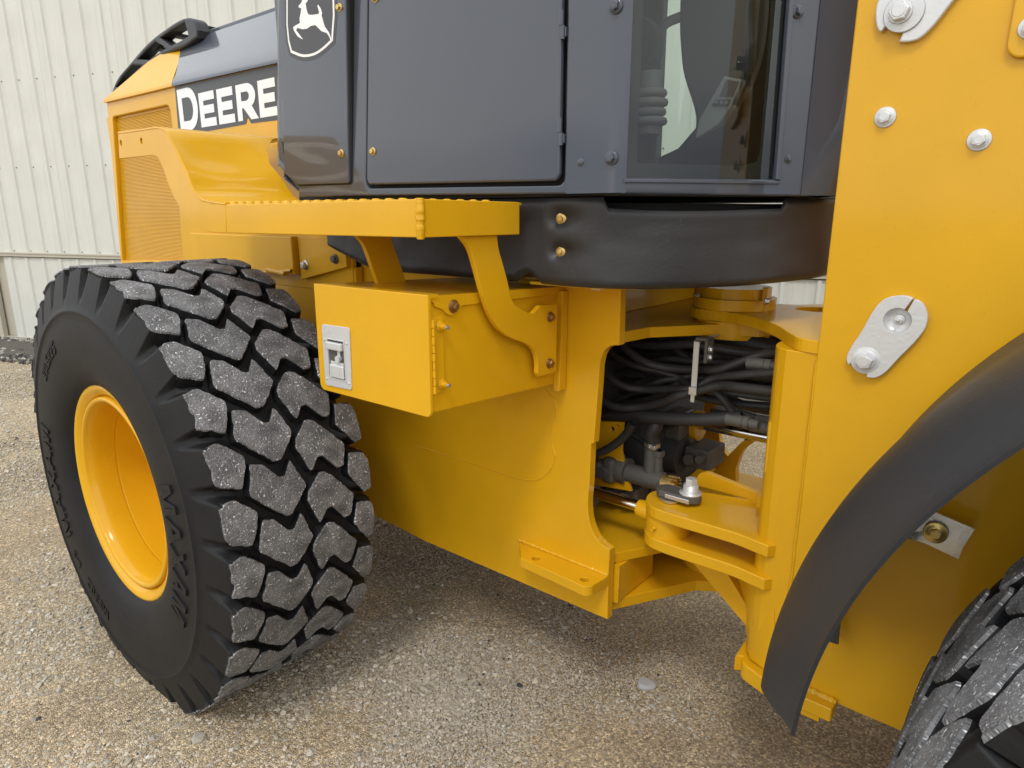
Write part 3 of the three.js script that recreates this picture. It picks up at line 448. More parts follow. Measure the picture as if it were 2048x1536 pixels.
for (const [x, y, z] of [[1.60, 1.026, -0.99], [1.655, 1.012, -1.02], [1.66, 1.02, -1.05], [1.64, 1.186, -1.0], [1.66, 1.16, -1.12]]) add(loader, 'hose_fitting', join(cyl(0.0165, 0.0165, 0.045, 16).rotateZ(Math.PI / 2).translate(x, y, z), cyl(0.019, 0.019, 0.016, 6).rotateZ(Math.PI / 2).translate(x + 0.032, y, z), cyl(0.0135, 0.0135, 0.03, 12).rotateZ(Math.PI / 2).translate(x + 0.05, y, z)), M.castgrey);
hoses.push([[[1.66, 1.14], [1.655, 1.02], [1.65, 0.92], [1.66, 0.86], [1.70, 0.80]], -1.24, 0.015], [[[1.70, 1.06], [1.66, 1.0], [1.63, 0.93], [1.60, 0.90], [1.52, 0.88]], -1.3, 0.012], [[[1.1, 0.98], [1.2, 0.94], [1.26, 0.9], [1.32, 0.91], [1.40, 0.95], [1.5, 0.97]], -1.15, 0.009], [[[1.18, 0.9], [1.27, 0.86], [1.33, 0.82], [1.36, 0.74], [1.34, 0.66]], -1.09, 0.008]);
for (const [pts, z, r] of hoses) add(loader, 'hydraulic_hose', boxUV(clean(tube(pts.map(([x, y], i) => [x, y, z + 0.012 * Math.sin(i * 1.7 + z * 20)]), r, 70, 10))), M.hose);
{
  const c = part(loader, 'hose_clamp');
  add(c, 'strap', join(bx(1.482, 1.498, 1.085, 1.236, -0.962, -0.958, 0.001), bx(1.482, 1.498, 1.232, 1.236, -1.10, -0.958, 0.001)), M.silver);
  add(c, 'buckle', join(bx(1.478, 1.502, 1.085, 1.108, -0.958, -0.951, 0.002), bx(1.484, 1.496, 1.064, 1.086, -0.958, -0.955, 0.001)), M.zinc);
  add(c, 'bracket', join(bx(1.492, 1.527, 1.239, 1.247, -0.985, -0.945, 0.002), bx(1.518, 1.527, 1.18, 1.245, -0.985, -0.945, 0.002)), M.castgrey);
  bolt(c, [1.529, 1.218, -0.955], PX, 0.008, 0.011, M.zinc); bolt(c, [1.529, 1.197, -0.955], PX, 0.008, 0.011, M.zinc);
}

// ---------------------------------------------------------------- front frame
const NZ = -0.78;
{
  const f = part(loader, 'front_frame');
  const outl = [[1.846, 2.75], [1.846, 0.46], [2.55, 0.46], [3.3, 0.55], [3.5, 0.9], [3.3, 1.5], [2.9, 2.3], [2.6, 2.75]];
  add(f, 'side_plate', plateZ(outl, NZ, 0.035, 0.003), M.yellow, 'tall boom tower plate');
  add(f, 'side_plate', plateZ(outl, -1.585, 0.035, 0.003), M.yellow, 'far side boom tower plate');
  const post = (zs) => [[1.848, zs(-0.792)], [1.80, zs(-0.797)], ...smooth([[1.775, zs(-0.80)], [1.752, zs(-0.815)], [1.738, zs(-0.84)], [1.73, zs(-0.88)]], 10), [1.725, zs(-1.0)], [1.80, zs(-1.0)], [1.848, zs(-0.90)]];
  add(f, 'corner_post', plateY(post((z) => z), 1.272, 0.80, 0.002), M.yellow);
  add(f, 'corner_post', plateY(post((z) => -2.4 - z).reverse(), 1.272, 0.80, 0.002), M.yellow, 'far side corner post');
  add(f, 'post_slot', join(lathe([[0.0001, -0.07], [0.007, -0.062], [0.008, 0.062], [0.0001, 0.07]], 12).translate(1.752, 1.03, -0.822)), M.yellow);
  add(f, 'hinge_plate', plateY([...smooth([[1.41, -1.305], [1.375, -1.25], [1.375, -1.15], [1.42, -1.10], [1.52, -1.085], [1.62, -1.03], [1.70, -0.945], [1.767, -0.842], [1.80, -0.80], [1.848, -0.787]], 34), [1.848, -1.613], [1.767, -1.56], [1.62, -1.37], [1.5, -1.33]], 1.302, 0.03, 0.002, [arc(1.69, -1.30, 0.055, 0, 340, 17)]), M.yellow, 'upper front hinge plate');
  add(f, 'hinge_pin', join(cyl(0.115, 0.115, 0.03, 40).translate(1.49, 1.318, -1.2), cyl(0.1, 0.1, 0.035, 40).translate(1.49, 1.345, -1.2), cyl(0.105, 0.105, 0.05, 40).translate(1.49, 1.245, -1.2), bx(1.585, 1.60, 1.30, 1.37, -1.17, -1.15)), M.yellow);
  bolt(f, [1.605, 1.335, -1.13], PX, 0.008, 0.011, M.zinc);
  // steering lugs
  const lug = [...smooth([[1.545, -0.99], [1.475, -0.955], [1.43, -0.925], [1.414, -0.885], [1.428, -0.837], [1.463, -0.803], [1.52, -0.795], [1.637, -0.797], [1.704, -0.797], [1.752, -0.788], [1.785, -0.782]], 36), [1.80, -0.80], [1.80, -1.02], [1.69, -1.03]];
  add(f, 'steering_lug', plateY(lug, 0.80, 0.032, 0.003), M.yellow, 'upper steering lug');
  add(f, 'steering_lug', plateY(lug.map(([x, z]) => [x, z]), 0.711, 0.032, 0.003), M.yellow, 'lower steering lug');
  add(f, 'lug_wall', plateX([[-0.98, 0.83], [-1.06, 0.83], [-1.06, 0.67], [-0.98, 0.67]], 1.72, 0.02), M.yellow);
  add(f, 'inner_wall', join(plateZ([[1.49, 0.798], [1.72, 0.798], [1.72, 0.815], ...arc(1.52, 0.815, 0.03, 90, 180, 5)], -1.02, 0.02), plateZ([[1.68, 0.63], [1.74, 0.63], [1.74, 0.83], [1.68, 0.83]], -0.985, 0.02)), M.yellow);
  const wl = []; for (const y of [0.784, 0.695]) wl.push(weld([[1.80, y + 0.018, -0.80], [1.775, y + 0.018, -0.90], [1.735, y + 0.018, -1.0]], 0.005, 60));
  add(f, 'weld_bead', join(wl), M.yellow);
  add(f, 'lock_bar', plateY([...arc(1.468, -0.882, 0.03, 110, 290, 10), [1.545, -0.91], ...arc(1.545, -0.882, 0.022, -60, 60, 6), [1.545, -0.855]], 0.829, 0.018, 0.003), M.castgrey, 'dull steel lock bar over the steering pin');
  add(f, 'lock_bar_edge', join(plateY([[1.478, -0.855], [1.548, -0.855], [1.548, -0.848], [1.478, -0.848]], 0.826, 0.013, 0.002), cyl(0.027, 0.03, 0.008, 30).translate(1.485, 0.806, -0.868)), M.zinc);
  add(f, 'bolt', join(lathe([[0.0001, 0], [0.03, 0], [0.03, 0.006], [0.021, 0.008], [0.0195, 0.028], [0.0001, 0.028]], 28).translate(1.535, 0.829, -0.885), EX(arc(0, 0, 0.0165, 0, 300, 5), 0.018, 0.002).rotateX(-Math.PI / 2).translate(1.535, 0.856, -0.885)), M.silver, 'tall bolt on the steering lug');
  // lower front hinge and gusset
  add(f, 'gusset_plate', sheet([[[1.60, 0.635, -1.0], [1.73, 0.70, -0.83], [1.80, 0.70, -0.80]], [[1.70, 0.47, -0.93], [1.762, 0.47, -0.80], [1.835, 0.46, -0.782]]], 0.03), M.yellow);
  add(f, 'gusset_web', plateZ([[1.50, 0.66], [1.62, 0.66], [1.78, 0.46], [1.75, 0.46]], -0.90, 0.025), M.yellow);
  add(f, 'lower_hinge_boss', cyl(0.11, 0.1, 0.16, 36).translate(1.50, 0.555, -1.2), M.yellow);
  add(f, 'lower_cross_plate', plateY([[1.72, -0.88], ...arc(1.76, -0.805, 0.035, 170, 260, 1).slice(0, 1), ...arc(1.775, -0.805, 0.032, 190, 100, 8), [1.846, -0.745], [1.95, -0.745], [1.95, -1.6], [1.7, -1.6]], 0.462, 0.045, 0.004), M.yellow);
  add(f, 'foot_pad', join(bx(1.846, 1.975, 0.432, 0.468, -0.80, -0.742, 0.004)), M.yellow);
  add(f, 'weld_bead', weld([[1.85, 0.468, -0.776], [1.92, 0.469, -0.776], [1.975, 0.467, -0.776]], 0.008, 50), M.yellow);
  add(f, 'weld_bead', weld([[1.846, 0.48, -0.779], [1.846, 1.26, -0.783]], 0.0035, 140), M.yellow);
  add(f, 'bottom_plate', plateY([[1.95, -0.79], [3.2, -0.79], [3.2, -1.6], [1.95, -1.6]], 0.5, 0.03), M.yellow);
  // lock plates on the tower
  const km = [...smooth([[1.913, 1.262], [1.908, 1.275], [1.913, 1.298], [1.927, 1.328], [1.951, 1.388], [1.966, 1.405], [1.987, 1.412], [2.005, 1.4115], [2.0125, 1.408]], 30), ...arc(1.991, 1.363, 0.0245, 66, 412, 26), ...smooth([[2.0145, 1.4065], [2.021, 1.405], [2.030, 1.399], [2.041, 1.377], [2.04, 1.354], [2.03, 1.331], [2.004, 1.291], [1.98, 1.254], [1.965, 1.243], [1.95, 1.242]], 46), ...arc(1.944, 1.277, 0.029, -78, -160, 6).map((p) => p)];
  add(f, 'lock_plate', plateZ(km, NZ + 0.014, 0.014, 0.0012), M.silver, 'silver lock plate at the middle of the tower');
  add(f, 'grease_cup', join(lathe([[0.0245, 0.0135], [0.022, 0.006], [0.012, 0.002], [0.0001, 0.002]], 30).rotateX(Math.PI / 2).translate(1.991, 1.363, NZ + 0.0005), boltGeo(0.008, 0.010).clone().translate(1.993, 1.364, NZ + 0.004), lathe([[0.0001, 0.014], [0.003, 0.013], [0.0035, 0]], 10).rotateX(Math.PI / 2).translate(1.993, 1.364, NZ + 0.012)), M.silver);
  bolt(f, [1.944, 1.277, NZ + 0.010], PZ, 0.0165, 0.028, M.silver, 'bolt', 0.2);
  const kt = [...smooth([[1.905, 1.906], [1.8965, 1.896], [1.889, 1.905], [1.884, 1.925], [1.884, 1.945], [1.895, 1.965], [1.93, 1.985], [1.97, 2.02], [2.01, 2.10], [2.06, 2.12], [2.09, 2.08], [2.06, 2.0], [2.008, 1.931], [1.98, 1.891], [1.962, 1.875], [1.945, 1.872], [1.929, 1.874]], 46), [1.931, 1.878], ...arc(1.929, 1.921, 0.030, -80, -150, 6)];
  add(f, 'lock_plate', plateZ(kt, NZ + 0.014, 0.014, 0.0025), M.silver, 'silver lock plate at the top of the tower');
  add(f, 'washer', lathe([[0.0001, 0], [0.0335, 0], [0.0335, 0.004], [0.032, 0.005], [0.0001, 0.005]], 32).rotateX(Math.PI / 2).translate(1.932, 1.922, NZ + 0.0135), M.silver);
  bolt(f, [1.927, 1.923, NZ + 0.017], PZ, 0.0175, 0.019, M.silver, 'bolt', 0.1);
  for (const [x, y, s] of [[1.92, 1.746, 0.3], [2.077, 1.695, 0.7]]) bolt(f, [x, y, NZ], PZ, 0.0115, 0.019, M.silver, 'bolt', s);
  add(f, 'pad_plate', plateZ([[2.098, 2.1], ...arc(2.12, 1.847, 0.024, 180, 270, 8), [2.4, 1.823], [2.4, 2.1]], NZ + 0.012, 0.012, 0.003), M.yellow);
  bolt(f, [2.125, 1.868, NZ + 0.012], PZ, 0.011, 0.018, M.silver, 'bolt', 0.7);
}
// front fender: a moulded rubber arch
{
  const f = part(loader, 'front_fender'), cx = 2.885, cy = 0.70;
  const prof = smooth([[-0.185, 0.868], [-0.20, 0.876], [-0.245, 0.908], [-0.30, 0.940], [-0.36, 0.960], [-0.42, 0.965], [-0.50, 0.958], [-0.56, 0.953], [-0.66, 0.956], [-0.742, 0.958]], 22);
  const rows = [], n = 60;
  for (let i = 0; i <= n; i++) { rows.push(prof.map(([z, R]) => { const end = 172.5 + 6 * Math.min(1, Math.max(0, (-0.2 - z) / 0.2)), ad = 62 + (end - 62) * i / n, a = ad * D2R, Rr = R + Math.max(0, 0.965 - R) / 0.09 * 0.032 * Math.min(1.2, (168 - ad) / 34); return [cx + Rr * Math.cos(a), cy + Rr * Math.sin(a), z]; })); }
  add(f, 'fender_shell', sheet(rows, -0.006), M.flap);
  const fl = []; for (let i = 0; i <= n; i++) { const a = (62 + 122 * i / n) * D2R; fl.push([0.953, 0.918 + (i > 53 && i < 56 ? -0.012 : 0)].map((R) => [cx + R * Math.cos(a), cy + R * Math.sin(a), -0.742])); }
  add(f, 'mounting_flange', sheet(fl, 0.006), M.flap);
  for (const [a, z] of [[128, -0.66], [122, -0.64]]) { const r = a * D2R; bolt(f, [cx + 0.977 * Math.cos(r), cy + 0.977 * Math.sin(r), z], [Math.cos(r), Math.sin(r), 0], 0.009, 0.018, M.zinc); }
  add(f, 'fender_bracket', sheet([[[2.06, 0.965, -0.735], [2.11, 0.995, -0.735], [2.168, 0.985, -0.735]], [[2.062, 0.937, -0.72], [2.10, 0.94, -0.715], [2.16, 0.925, -0.715]], [[2.066, 0.932, -0.742], [2.10, 0.935, -0.74], [2.158, 0.918, -0.735]]], 0.004), M.zinc);
  add(f, 'fender_bracket', sheet([[[2.065, 0.99, -0.728], [2.108, 1.003, -0.728], [2.176, 0.988, -0.728]], [[2.06, 0.94, -0.722], [2.11, 0.935, -0.722], [2.156, 0.924, -0.722]]], 0.004), M.zinc);
  bolt(f, [2.116, 0.966, -0.7165], [0.1, 0.1, 1], 0.011, 0.021, M.gold);
}

// ---------------------------------------------------------------- toolbox
{
  const t = part(loader, 'toolbox'), X = 1.2;
  add(t, 'box_body', join(plateX([[-0.252, 1.392], [-0.252, 1.16], ...arc(-0.265, 1.152, 0.014, 0, -90, 4), [-0.72, 1.116], [-0.738, 1.372]], X, 0.388, 0.003)), M.yellow);
  add(t, 'lid', join(plateX([[-0.247, 1.3985], ...smooth([[-0.249, 1.392], [-0.262, 1.383], [-0.267, 1.374], [-0.285, 1.368], [-0.300, 1.356], [-0.32, 1.349], [-0.336, 1.358], [-0.347, 1.3685]], 16), [-0.738, 1.3625], [-0.738, 1.380]], X + 0.006, 0.006, 0.001), plateX([[-0.247, 1.3985], [-0.247, 1.393], [-0.738, 1.374], [-0.738, 1.380]], X + 0.004, 0.40, 0.001)), M.yellow);
  add(t, 'door', plateZ([[0.799, 1.398], [0.797, 1.147], ...arc(0.815, 1.147, 0.018, 180, 262, 5), [1.19, 1.131], ...arc(1.193, 1.145, 0.014, 270, 350, 4), [1.209, 1.4015], [0.80, 1.3995]], -0.242, 0.01, 0.002), M.yellow);
  add(t, 'door_flange', plateZ([[0.799, 1.398], [1.209, 1.4015], [1.209, 1.394], [0.799, 1.391]], -0.2425, 0.03, 0.001), M.yellow);
  add(t, 'hinge', join(...Array.from({ length: 9 }, (_, k) => cyl(0.0045 - (k % 2) * 0.0006, 0.0045 - (k % 2) * 0.0006, 0.017, 10).translate(1.2085, 1.193 + k * 0.0183, -0.2555)), bx(1.201, 1.2045, 1.182, 1.352, -0.29, -0.253, 0.001)), M.yellow);
  for (const y of [1.33, 1.201]) { add(t, 'hinge_bolt', join(boltGeo(0.0085, 0.013).clone(), cyl(0.006, 0.006, 0.02, 12).rotateX(Math.PI / 2).translate(0, 0, 0.008)).rotateY(Math.PI / 2).translate(1.2045, y, -0.281), M.yellow); add(t, 'stud', cyl(0.0045, 0.0045, 0.006, 10).rotateZ(Math.PI / 2).translate(1.226, y, -0.281), M.zinc); }
  bolt(t, [1.206, 1.370, -0.321], PX, 0.009, 0.015, M.bronze);
  add(t, 'mounting_plate', plateX([[-0.705, 1.10], [-0.738, 1.10], [-0.738, 1.37], [-0.715, 1.37]], X + 0.02, 0.02, 0.002), M.yellow);
  // paddle latch: a pressed silver tray with a T lever
  const l = part(t, 'latch');
  const plate = [...arc(0.8335, 1.2935, 0.008, 90, 180, 4), ...arc(0.8325, 1.1535, 0.008, 180, 268, 4), ...arc(0.924, 1.157, 0.008, 275, 360, 4), ...arc(0.929, 1.296, 0.008, 0, 90, 4)];
  const win = rrect(0.847, 0.912, 1.170, 1.2665, 0.005);
  t.remove(l); t.add(l); l.name = 'latch';
  const L = (n, g, m) => add(t, n, g, m);
  t.remove(l);
  L('latch_plate', join(plateZ(plate, -0.2385, 0.0035, 0.001, [win]), ...[[0.847, 0.912, 1.1665, 1.170], [0.847, 0.912, 1.2665, 1.2695]].map(([a, b, c, d]) => bx(a, b, c, d, -0.2385, -0.2368, 0.0008)), ...[[0.8435, 0.847], [0.912, 0.9155]].map(([a, b]) => bx(a, b, 1.167, 1.27, -0.2385, -0.2368, 0.0008))), M.silver);
  L('latch_tray', bx(0.8475, 0.9115, 1.1705, 1.266, -0.2412, -0.2405, 0.0002), M.castgrey);
  L('latch_paddle', join(bx(0.85, 0.9095, 1.243, 1.262, -0.2405, -0.229, 0.003), bx(0.853, 0.909, 1.172, 1.205, -0.2405, -0.2335, 0.003), bx(0.855, 0.907, 1.200, 1.213, -0.2405, -0.2375, 0.001)), M.silver);
  L('latch_lock', join(cyl(0.0075, 0.0085, 0.010, 16).rotateX(Math.PI / 2).translate(0.891, 1.222, -0.236), bx(0.886, 0.896, 1.222, 1.25, -0.2405, -0.2365, 0.001), bx(0.862, 0.8645, 1.182, 1.2, -0.2335, -0.232, 0.0004), bx(0.893, 0.8955, 1.182, 1.2, -0.2335, -0.232, 0.0004)), M.silver);
  for (const [x, y] of [[0.8345, 1.264], [0.9245, 1.265], [0.8335, 1.164], [0.9235, 1.165]]) add(t, 'rivet', new THREE.SphereGeometry(0.0042, 12, 8).scale(1, 1, 0.5).translate(x, y, -0.2383), M.silver);
}
// ---------------------------------------------------------------- platform, brackets, rear fender
{
  const p = part(loader, 'step_platform');
  add(p, 'side_channel', join(plateZ([[0.486, 1.5905], [0.476, 1.517], [1.238, 1.5215], [1.24, 1.5955]], -0.2, 0.008, 0.002)), M.yellow);
  add(p, 'end_channel', plateX([[-0.2, 1.5955], [-0.2, 1.5215], [-0.508, 1.5205], ...arc(-0.503, 1.588, 0.005, 180, 90, 3)], 1.241, 0.008, 0.002), M.yellow);
  add(p, 'weld_bead', weld([[1.235, 1.518, -0.2035], [1.236, 1.535, -0.203], [1.237, 1.565, -0.203], [1.237, 1.597, -0.204]], 0.0085, 34), M.yellow);
  add(p, 'deck', plateY([[0.45, -0.203], [1.236, -0.203], [1.236, -0.52], [0.45, -0.52]], 1.592, 0.006, 0.001), M.yellow);
  const bumps = []; for (let k = 0; k < 17; k++) for (let j = 0; j < 7; j++) bumps.push(lathe([[0.011, 0], [0.009, 0.0045], [0.005, 0.006], [0.0001, 0.006]], 10).translate(0.50 + k * 0.042, 1.5925, -0.216 - j * 0.042));
  const bm = add(p, 'grip_studs', join(bumps), M.yellow); bm.userData.kind = 'stuff';
  const br = [...smooth([[-0.325, 1.5205], [-0.352, 1.495], [-0.370, 1.455], [-0.382, 1.422], [-0.398, 1.381], [-0.418, 1.341], [-0.445, 1.308], [-0.492, 1.278], [-0.561, 1.25], [-0.588, 1.227], [-0.598, 1.2], [-0.599, 1.17]], 40), [-0.605, 1.161], [-0.679, 1.159], [-0.681, 1.341], [-0.606, 1.344], ...smooth([[-0.578, 1.328], [-0.548, 1.335], [-0.517, 1.35], [-0.498, 1.367], [-0.48, 1.415], [-0.463, 1.457], [-0.449, 1.491], [-0.444, 1.5205]], 26)];
  const sb = part(p, 'support_bracket'); p.remove(sb);
  add(p, 'support_bracket', plateX(br, 1.228, 0.014, 0.002), M.yellow, 'forward curved bracket between platform and toolbox');
  const br2 = [...smooth([[-0.325, 1.5205], [-0.352, 1.495], [-0.370, 1.455], [-0.382, 1.422], [-0.398, 1.381], [-0.41, 1.355]], 20), [-0.50, 1.355], ...smooth([[-0.49, 1.385], [-0.48, 1.415], [-0.463, 1.457], [-0.449, 1.491], [-0.444, 1.5205]], 12)];
  add(p, 'support_bracket', plateX(br2, 0.862, 0.014, 0.002), M.yellow, 'rearward curved bracket behind the toolbox door');
  bolt(p, [1.228, 1.311, -0.648], PX, 0.0095, 0.0135, M.bronze); bolt(p, [1.228, 1.189, -0.648], PX, 0.0095, 0.0135, M.bronze, 'bolt', 0.9);
  // rear fender: lip and sheet swept from the platform up and back over the tyre
  const f = part(loader, 'rear_fender');
  const topL = [[-0.14, 1.812], [0.0, 1.8095], [0.133, 1.807], ...smooth([[0.16, 1.804], [0.188, 1.794], [0.224, 1.756], [0.26, 1.713], [0.292, 1.673], [0.316, 1.63], [0.35, 1.607], [0.41, 1.597], [0.487, 1.591]], 24)];
  const botL = [...smooth([[0.474, 1.517], [0.41, 1.517], [0.355, 1.522], [0.30, 1.533], [0.262, 1.551], [0.229, 1.578], [0.205, 1.602], [0.187, 1.621], [0.165, 1.655], [0.147, 1.69], [0.132, 1.713], [0.118, 1.728], [0.088, 1.735]], 26), [-0.156, 1.737]];
  add(f, 'outer_lip', plateZ([...topL, ...botL], -0.2, 0.006, 0.0015, [circle(-0.128, 1.782, 0.009), circle(0.022, 1.779, 0.009)]), M.yellow);
  const curve = [...topL].map(([x, y]) => [x, y]); const rows = [];
  const inzT = [[-1, -0.66], [0.150, -0.60], [0.188, -0.535], [0.224, -0.49], [0.26, -0.475], [0.292, -0.49], [0.316, -0.505], [0.35, -0.505], [2, -0.5]], inz = (x) => { for (let k = 1; k < inzT.length; k++) if (x <= inzT[k][0]) { const [a, b] = [inzT[k - 1], inzT[k]]; return b[1] + (a[1] - b[1]) * Math.min(1, (b[0] - x) / Math.min(0.05, b[0] - a[0])); } return -0.5; };
  for (let j = 0; j <= 16; j++) rows.push(curve.map(([x, y]) => { const t = j / 16, z = -0.2003 + (inz(x) + 0.2) * t; const b = 0.012 * Math.sin(Math.PI * t) * Math.exp(-Math.pow((x - 0.25) / 0.05, 2)); return [x - b, y - b * 0.6, z]; }));
  add(f, 'fender_sheet', sheet(rows, 0.005), M.yellow);
  add(f, 'weld_bead', weld(curve.map(([x, y]) => [x, y, -0.2008]), 0.0022, 90), M.yellow);
}
// ---------------------------------------------------------------- engine hood
{
  const h = part(loader, 'engine_hood'), HZ = -0.7;
  const gr = [...arc(-1.447, 2.002, 0.02, 180, 100, 5), ...arc(-0.885, 1.988, 0.033, 88, 0, 6), [-0.852, 1.93], [-0.895, 1.36], [-1.587, 1.33]];
  add(h, 'side_panel', plateZ([[-1.5, 2.097], [-1.508, 2.088], [-1.612, 1.30], [0.35, 1.30], [0.35, 2.072]], HZ, 0.02, 0.004, [gr.map((p) => p).filter((p, i, a) => i < a.length)]), M.yellow);
  const gp = []; for (let k = 0; k < 112; k++) { const y = 1.322 + k * 0.0062, t = (y - 1.33) / 0.69; gp.push(new THREE.CylinderGeometry(0.0025, 0.0025, 0.70, 6).rotateZ(Math.PI / 2).scale(1, 1, 0.8).translate(-1.222 + 0.06 * (t - 0.5), y, HZ - 0.0185)); }
  const g1 = add(h, 'grille_mesh', join(gp, bx(-1.59, -0.84, 1.32, 2.03, HZ - 0.03, HZ - 0.0205)), M.yellow); g1.userData.kind = 'stuff';
  const up = (a, b) => sheet([a, b], 0.01);
  add(h, 'upper_panel', sheet([[[-0.78, 2.082, HZ + 0.002], [-0.2, 2.074, HZ + 0.002], [0.35, 2.065, HZ + 0.002]], [[-0.78, 2.0925, HZ + 0.0015], [-0.2, 2.0835, HZ + 0.0015], [0.35, 2.0745, HZ + 0.0015]], [[-0.80, 2.13, -0.728], [-0.2, 2.125, -0.728], [0.35, 2.118, -0.728]], [[-0.99, 2.30, -0.86], [-0.22, 2.30, -0.86], [0.35, 2.30, -0.86]]].map((r) => r), 0.012), M.gloss);
  add(h, 'top_rail', join(bx(-0.93, 0.35, 2.298, 2.325, -0.90, -0.855, 0.006), bx(-0.93, 0.35, 2.30, 2.33, -1.54, -0.885, 0.006)), M.gloss);
  add(h, 'rear_corner_panel', sheet([[[-1.512, 2.088, HZ + 0.0015], [-1.3, 2.086, HZ + 0.0015], [-1.0, 2.0835, HZ + 0.0015], [-0.785, 2.0825, HZ + 0.0015]], [[-1.512, 2.098, HZ + 0.001], [-1.3, 2.096, HZ + 0.001], [-1.0, 2.0935, HZ + 0.001], [-0.785, 2.0925, HZ + 0.001]], [[-1.512, 2.102, -0.706], [-1.22, 2.16, -0.74], [-1.05, 2.20, -0.775], [-0.88, 2.2, -0.785]], [[-1.512, 2.106, -0.712], [-1.168, 2.233, -0.78], [-1.08, 2.27, -0.82], [-0.998, 2.299, -0.86]]], 0.012), M.yellow);
  add(h, 'hood_core', join(bx(-1.49, 0.35, 1.3, 2.07, -1.68, -0.735), bx(-0.95, 0.35, 2.06, 2.29, -1.52, -0.89)), M.interior);
  // decal band and raised-free white lettering
  const zc = HZ + 0.0006;
  add(h, 'name_decal', plateZ([[-0.783, 2.081], [-0.795, 1.905], [-0.77, 1.893], [-0.594, 1.890], [-0.246, 1.894], [-0.23, 1.918], [-0.21, 1.894], [0.3, 1.885], [0.3, 2.065]], HZ + 0.0012, 0.0012, 0), M.decal);
  const E_ = (x, w, y0, y1) => { const s = 0.034, hh = (y1 - y0), b = hh * 0.24; return [[[x, y0], [x + w, y0], [x + w, y0 + b], [x + s, y0 + b], [x + s, y0 + hh * 0.38], [x + w * 0.92, y0 + hh * 0.38], [x + w * 0.92, y0 + hh * 0.62], [x + s, y0 + hh * 0.62], [x + s, y1 - b], [x + w * 0.98, y1 - b], [x + w * 0.98, y1], [x, y1]], []]; };
  const D_ = (x, w, y0, y1) => { const s = 0.036, b = 0.036; return [[[x, y0], [x + w * 0.55, y0], ...arc(x + w * 0.55, (y0 + y1) / 2, w * 0.45, -80, 80, 12, (y1 - y0) / 2), [x + w * 0.55, y1], [x, y1]], [[[x + s, y0 + b], [x + s, y1 - b], [x + w * 0.52, y1 - b], ...arc(x + w * 0.52, (y0 + y1) / 2, w * 0.24, 80, -80, 10, (y1 - y0) / 2 - b), [x + w * 0.52, y0 + b]]]]; };
  const R_ = (x, w, y0, y1) => { const s = 0.034, b = 0.028, hh = y1 - y0, m = y0 + hh * 0.66; return [[[x, y0], [x + s, y0], [x + s, y0 + hh * 0.34], [x + s + 0.012, y0 + hh * 0.34], [x + w * 0.66, y0], [x + w * 1.02, y0], [x + w * 0.72, y0 + hh * 0.38], ...arc(x + w * 0.52, m, w * 0.42, -50, 80, 10, hh * 0.34), [x + w * 0.5, y1], [x, y1]], [[[x + s, y0 + hh * 0.53], [x + s, y1 - b], [x + w * 0.5, y1 - b], ...arc(x + w * 0.5, m, w * 0.14, 70, -70, 6, hh * 0.34 - b), [x + w * 0.5, y0 + hh * 0.53]]]]; };
  const word = [D_(-0.768, 0.166, 1.905, 2.068), E_(-0.587, 0.126, 1.907, 2.036), E_(-0.441, 0.122, 1.907, 2.035), R_(-0.296, 0.142, 1.907, 2.034), E_(-0.141, 0.115, 1.907, 2.032)];
  for (const [o, holes] of word) add(h, 'name_letter', plateZ(o, HZ + 0.0026, 0.0012, 0, holes), M.white);
  // black louvred guard on the rear corner
  const gO = [[-1.719, 2.150], [-1.611, 2.218], [-1.427, 2.273], [-1.237, 2.325], [-1.068, 2.354], [-0.834, 2.373], [-0.762, 2.352], [-0.742, 2.313]], gI = [[-0.748, 2.285], [-0.86, 2.268], [-0.99, 2.264], [-1.166, 2.252], [-1.403, 2.21], [-1.70, 2.14]];
  const slot = (a, b) => [[a + 0.0, 0], [b, 0]];
  const mapg = (t0, t1, u0, u1) => { const co = smooth(gO, 60), ci = smooth([...gI].reverse(), 60); const P = (t, u) => { const a = co[Math.round(t * 46)], b = ci[Math.round(t * 58)]; return [b[0] + (a[0] - b[0]) * u, b[1] + (a[1] - b[1]) * u]; }; return [P(t0, u0), P((t0 + t1) / 2, u0), P(t1, u0), P(t1, u1), P((t0 + t1) / 2, u1), P(t0, u1)]; };
  add(h, 'louvre_guard', plateZ([...smooth(gO, 40), ...smooth(gI, 30)], -0.80, 0.06, 0.008, [mapg(0.10, 0.34, 0.28, 0.78), mapg(0.42, 0.62, 0.28, 0.80), mapg(0.69, 0.92, 0.28, 0.82)]), M.plastic);
  add(h, 'louvre_guard', join(plateZ([...smooth(gO, 40), ...smooth(gI, 30)], -1.54, 0.06, 0.008, [mapg(0.10, 0.34, 0.28, 0.78), mapg(0.42, 0.62, 0.28, 0.80), mapg(0.69, 0.92, 0.28, 0.82)]), ...[[-1.40, 2.25], [-1.2, 2.31], [-1.02, 2.34], [-0.86, 2.355]].map(([x, y]) => bx(x - 0.03, x + 0.03, y - 0.006, y + 0.006, -1.56, -0.84))), M.plastic, 'cross bars of the louvred guard');
  // side covers below the platform
  add(h, 'lower_cover', plateZ([[-0.72, 1.487], [0.055, 1.4865], [0.056, 1.352], [-0.72, 1.345]], -0.66, 0.03, 0.004), M.yellow);
  add(h, 'cover_latch', join(tube([[-0.2, 1.345, -0.655], [0.05, 1.366, -0.655]], 0.006, 10, 8), cyl(0.009, 0.009, 0.12, 12).rotateZ(Math.PI / 2 - 0.08).translate(-0.05, 1.357, -0.653)), M.yellow);
  add(h, 'bolted_plate', plateZ([[0.066, 1.488], [0.345, 1.488], [0.345, 1.392], [0.07, 1.333]], -0.68, 0.02, 0.002), M.yellow);
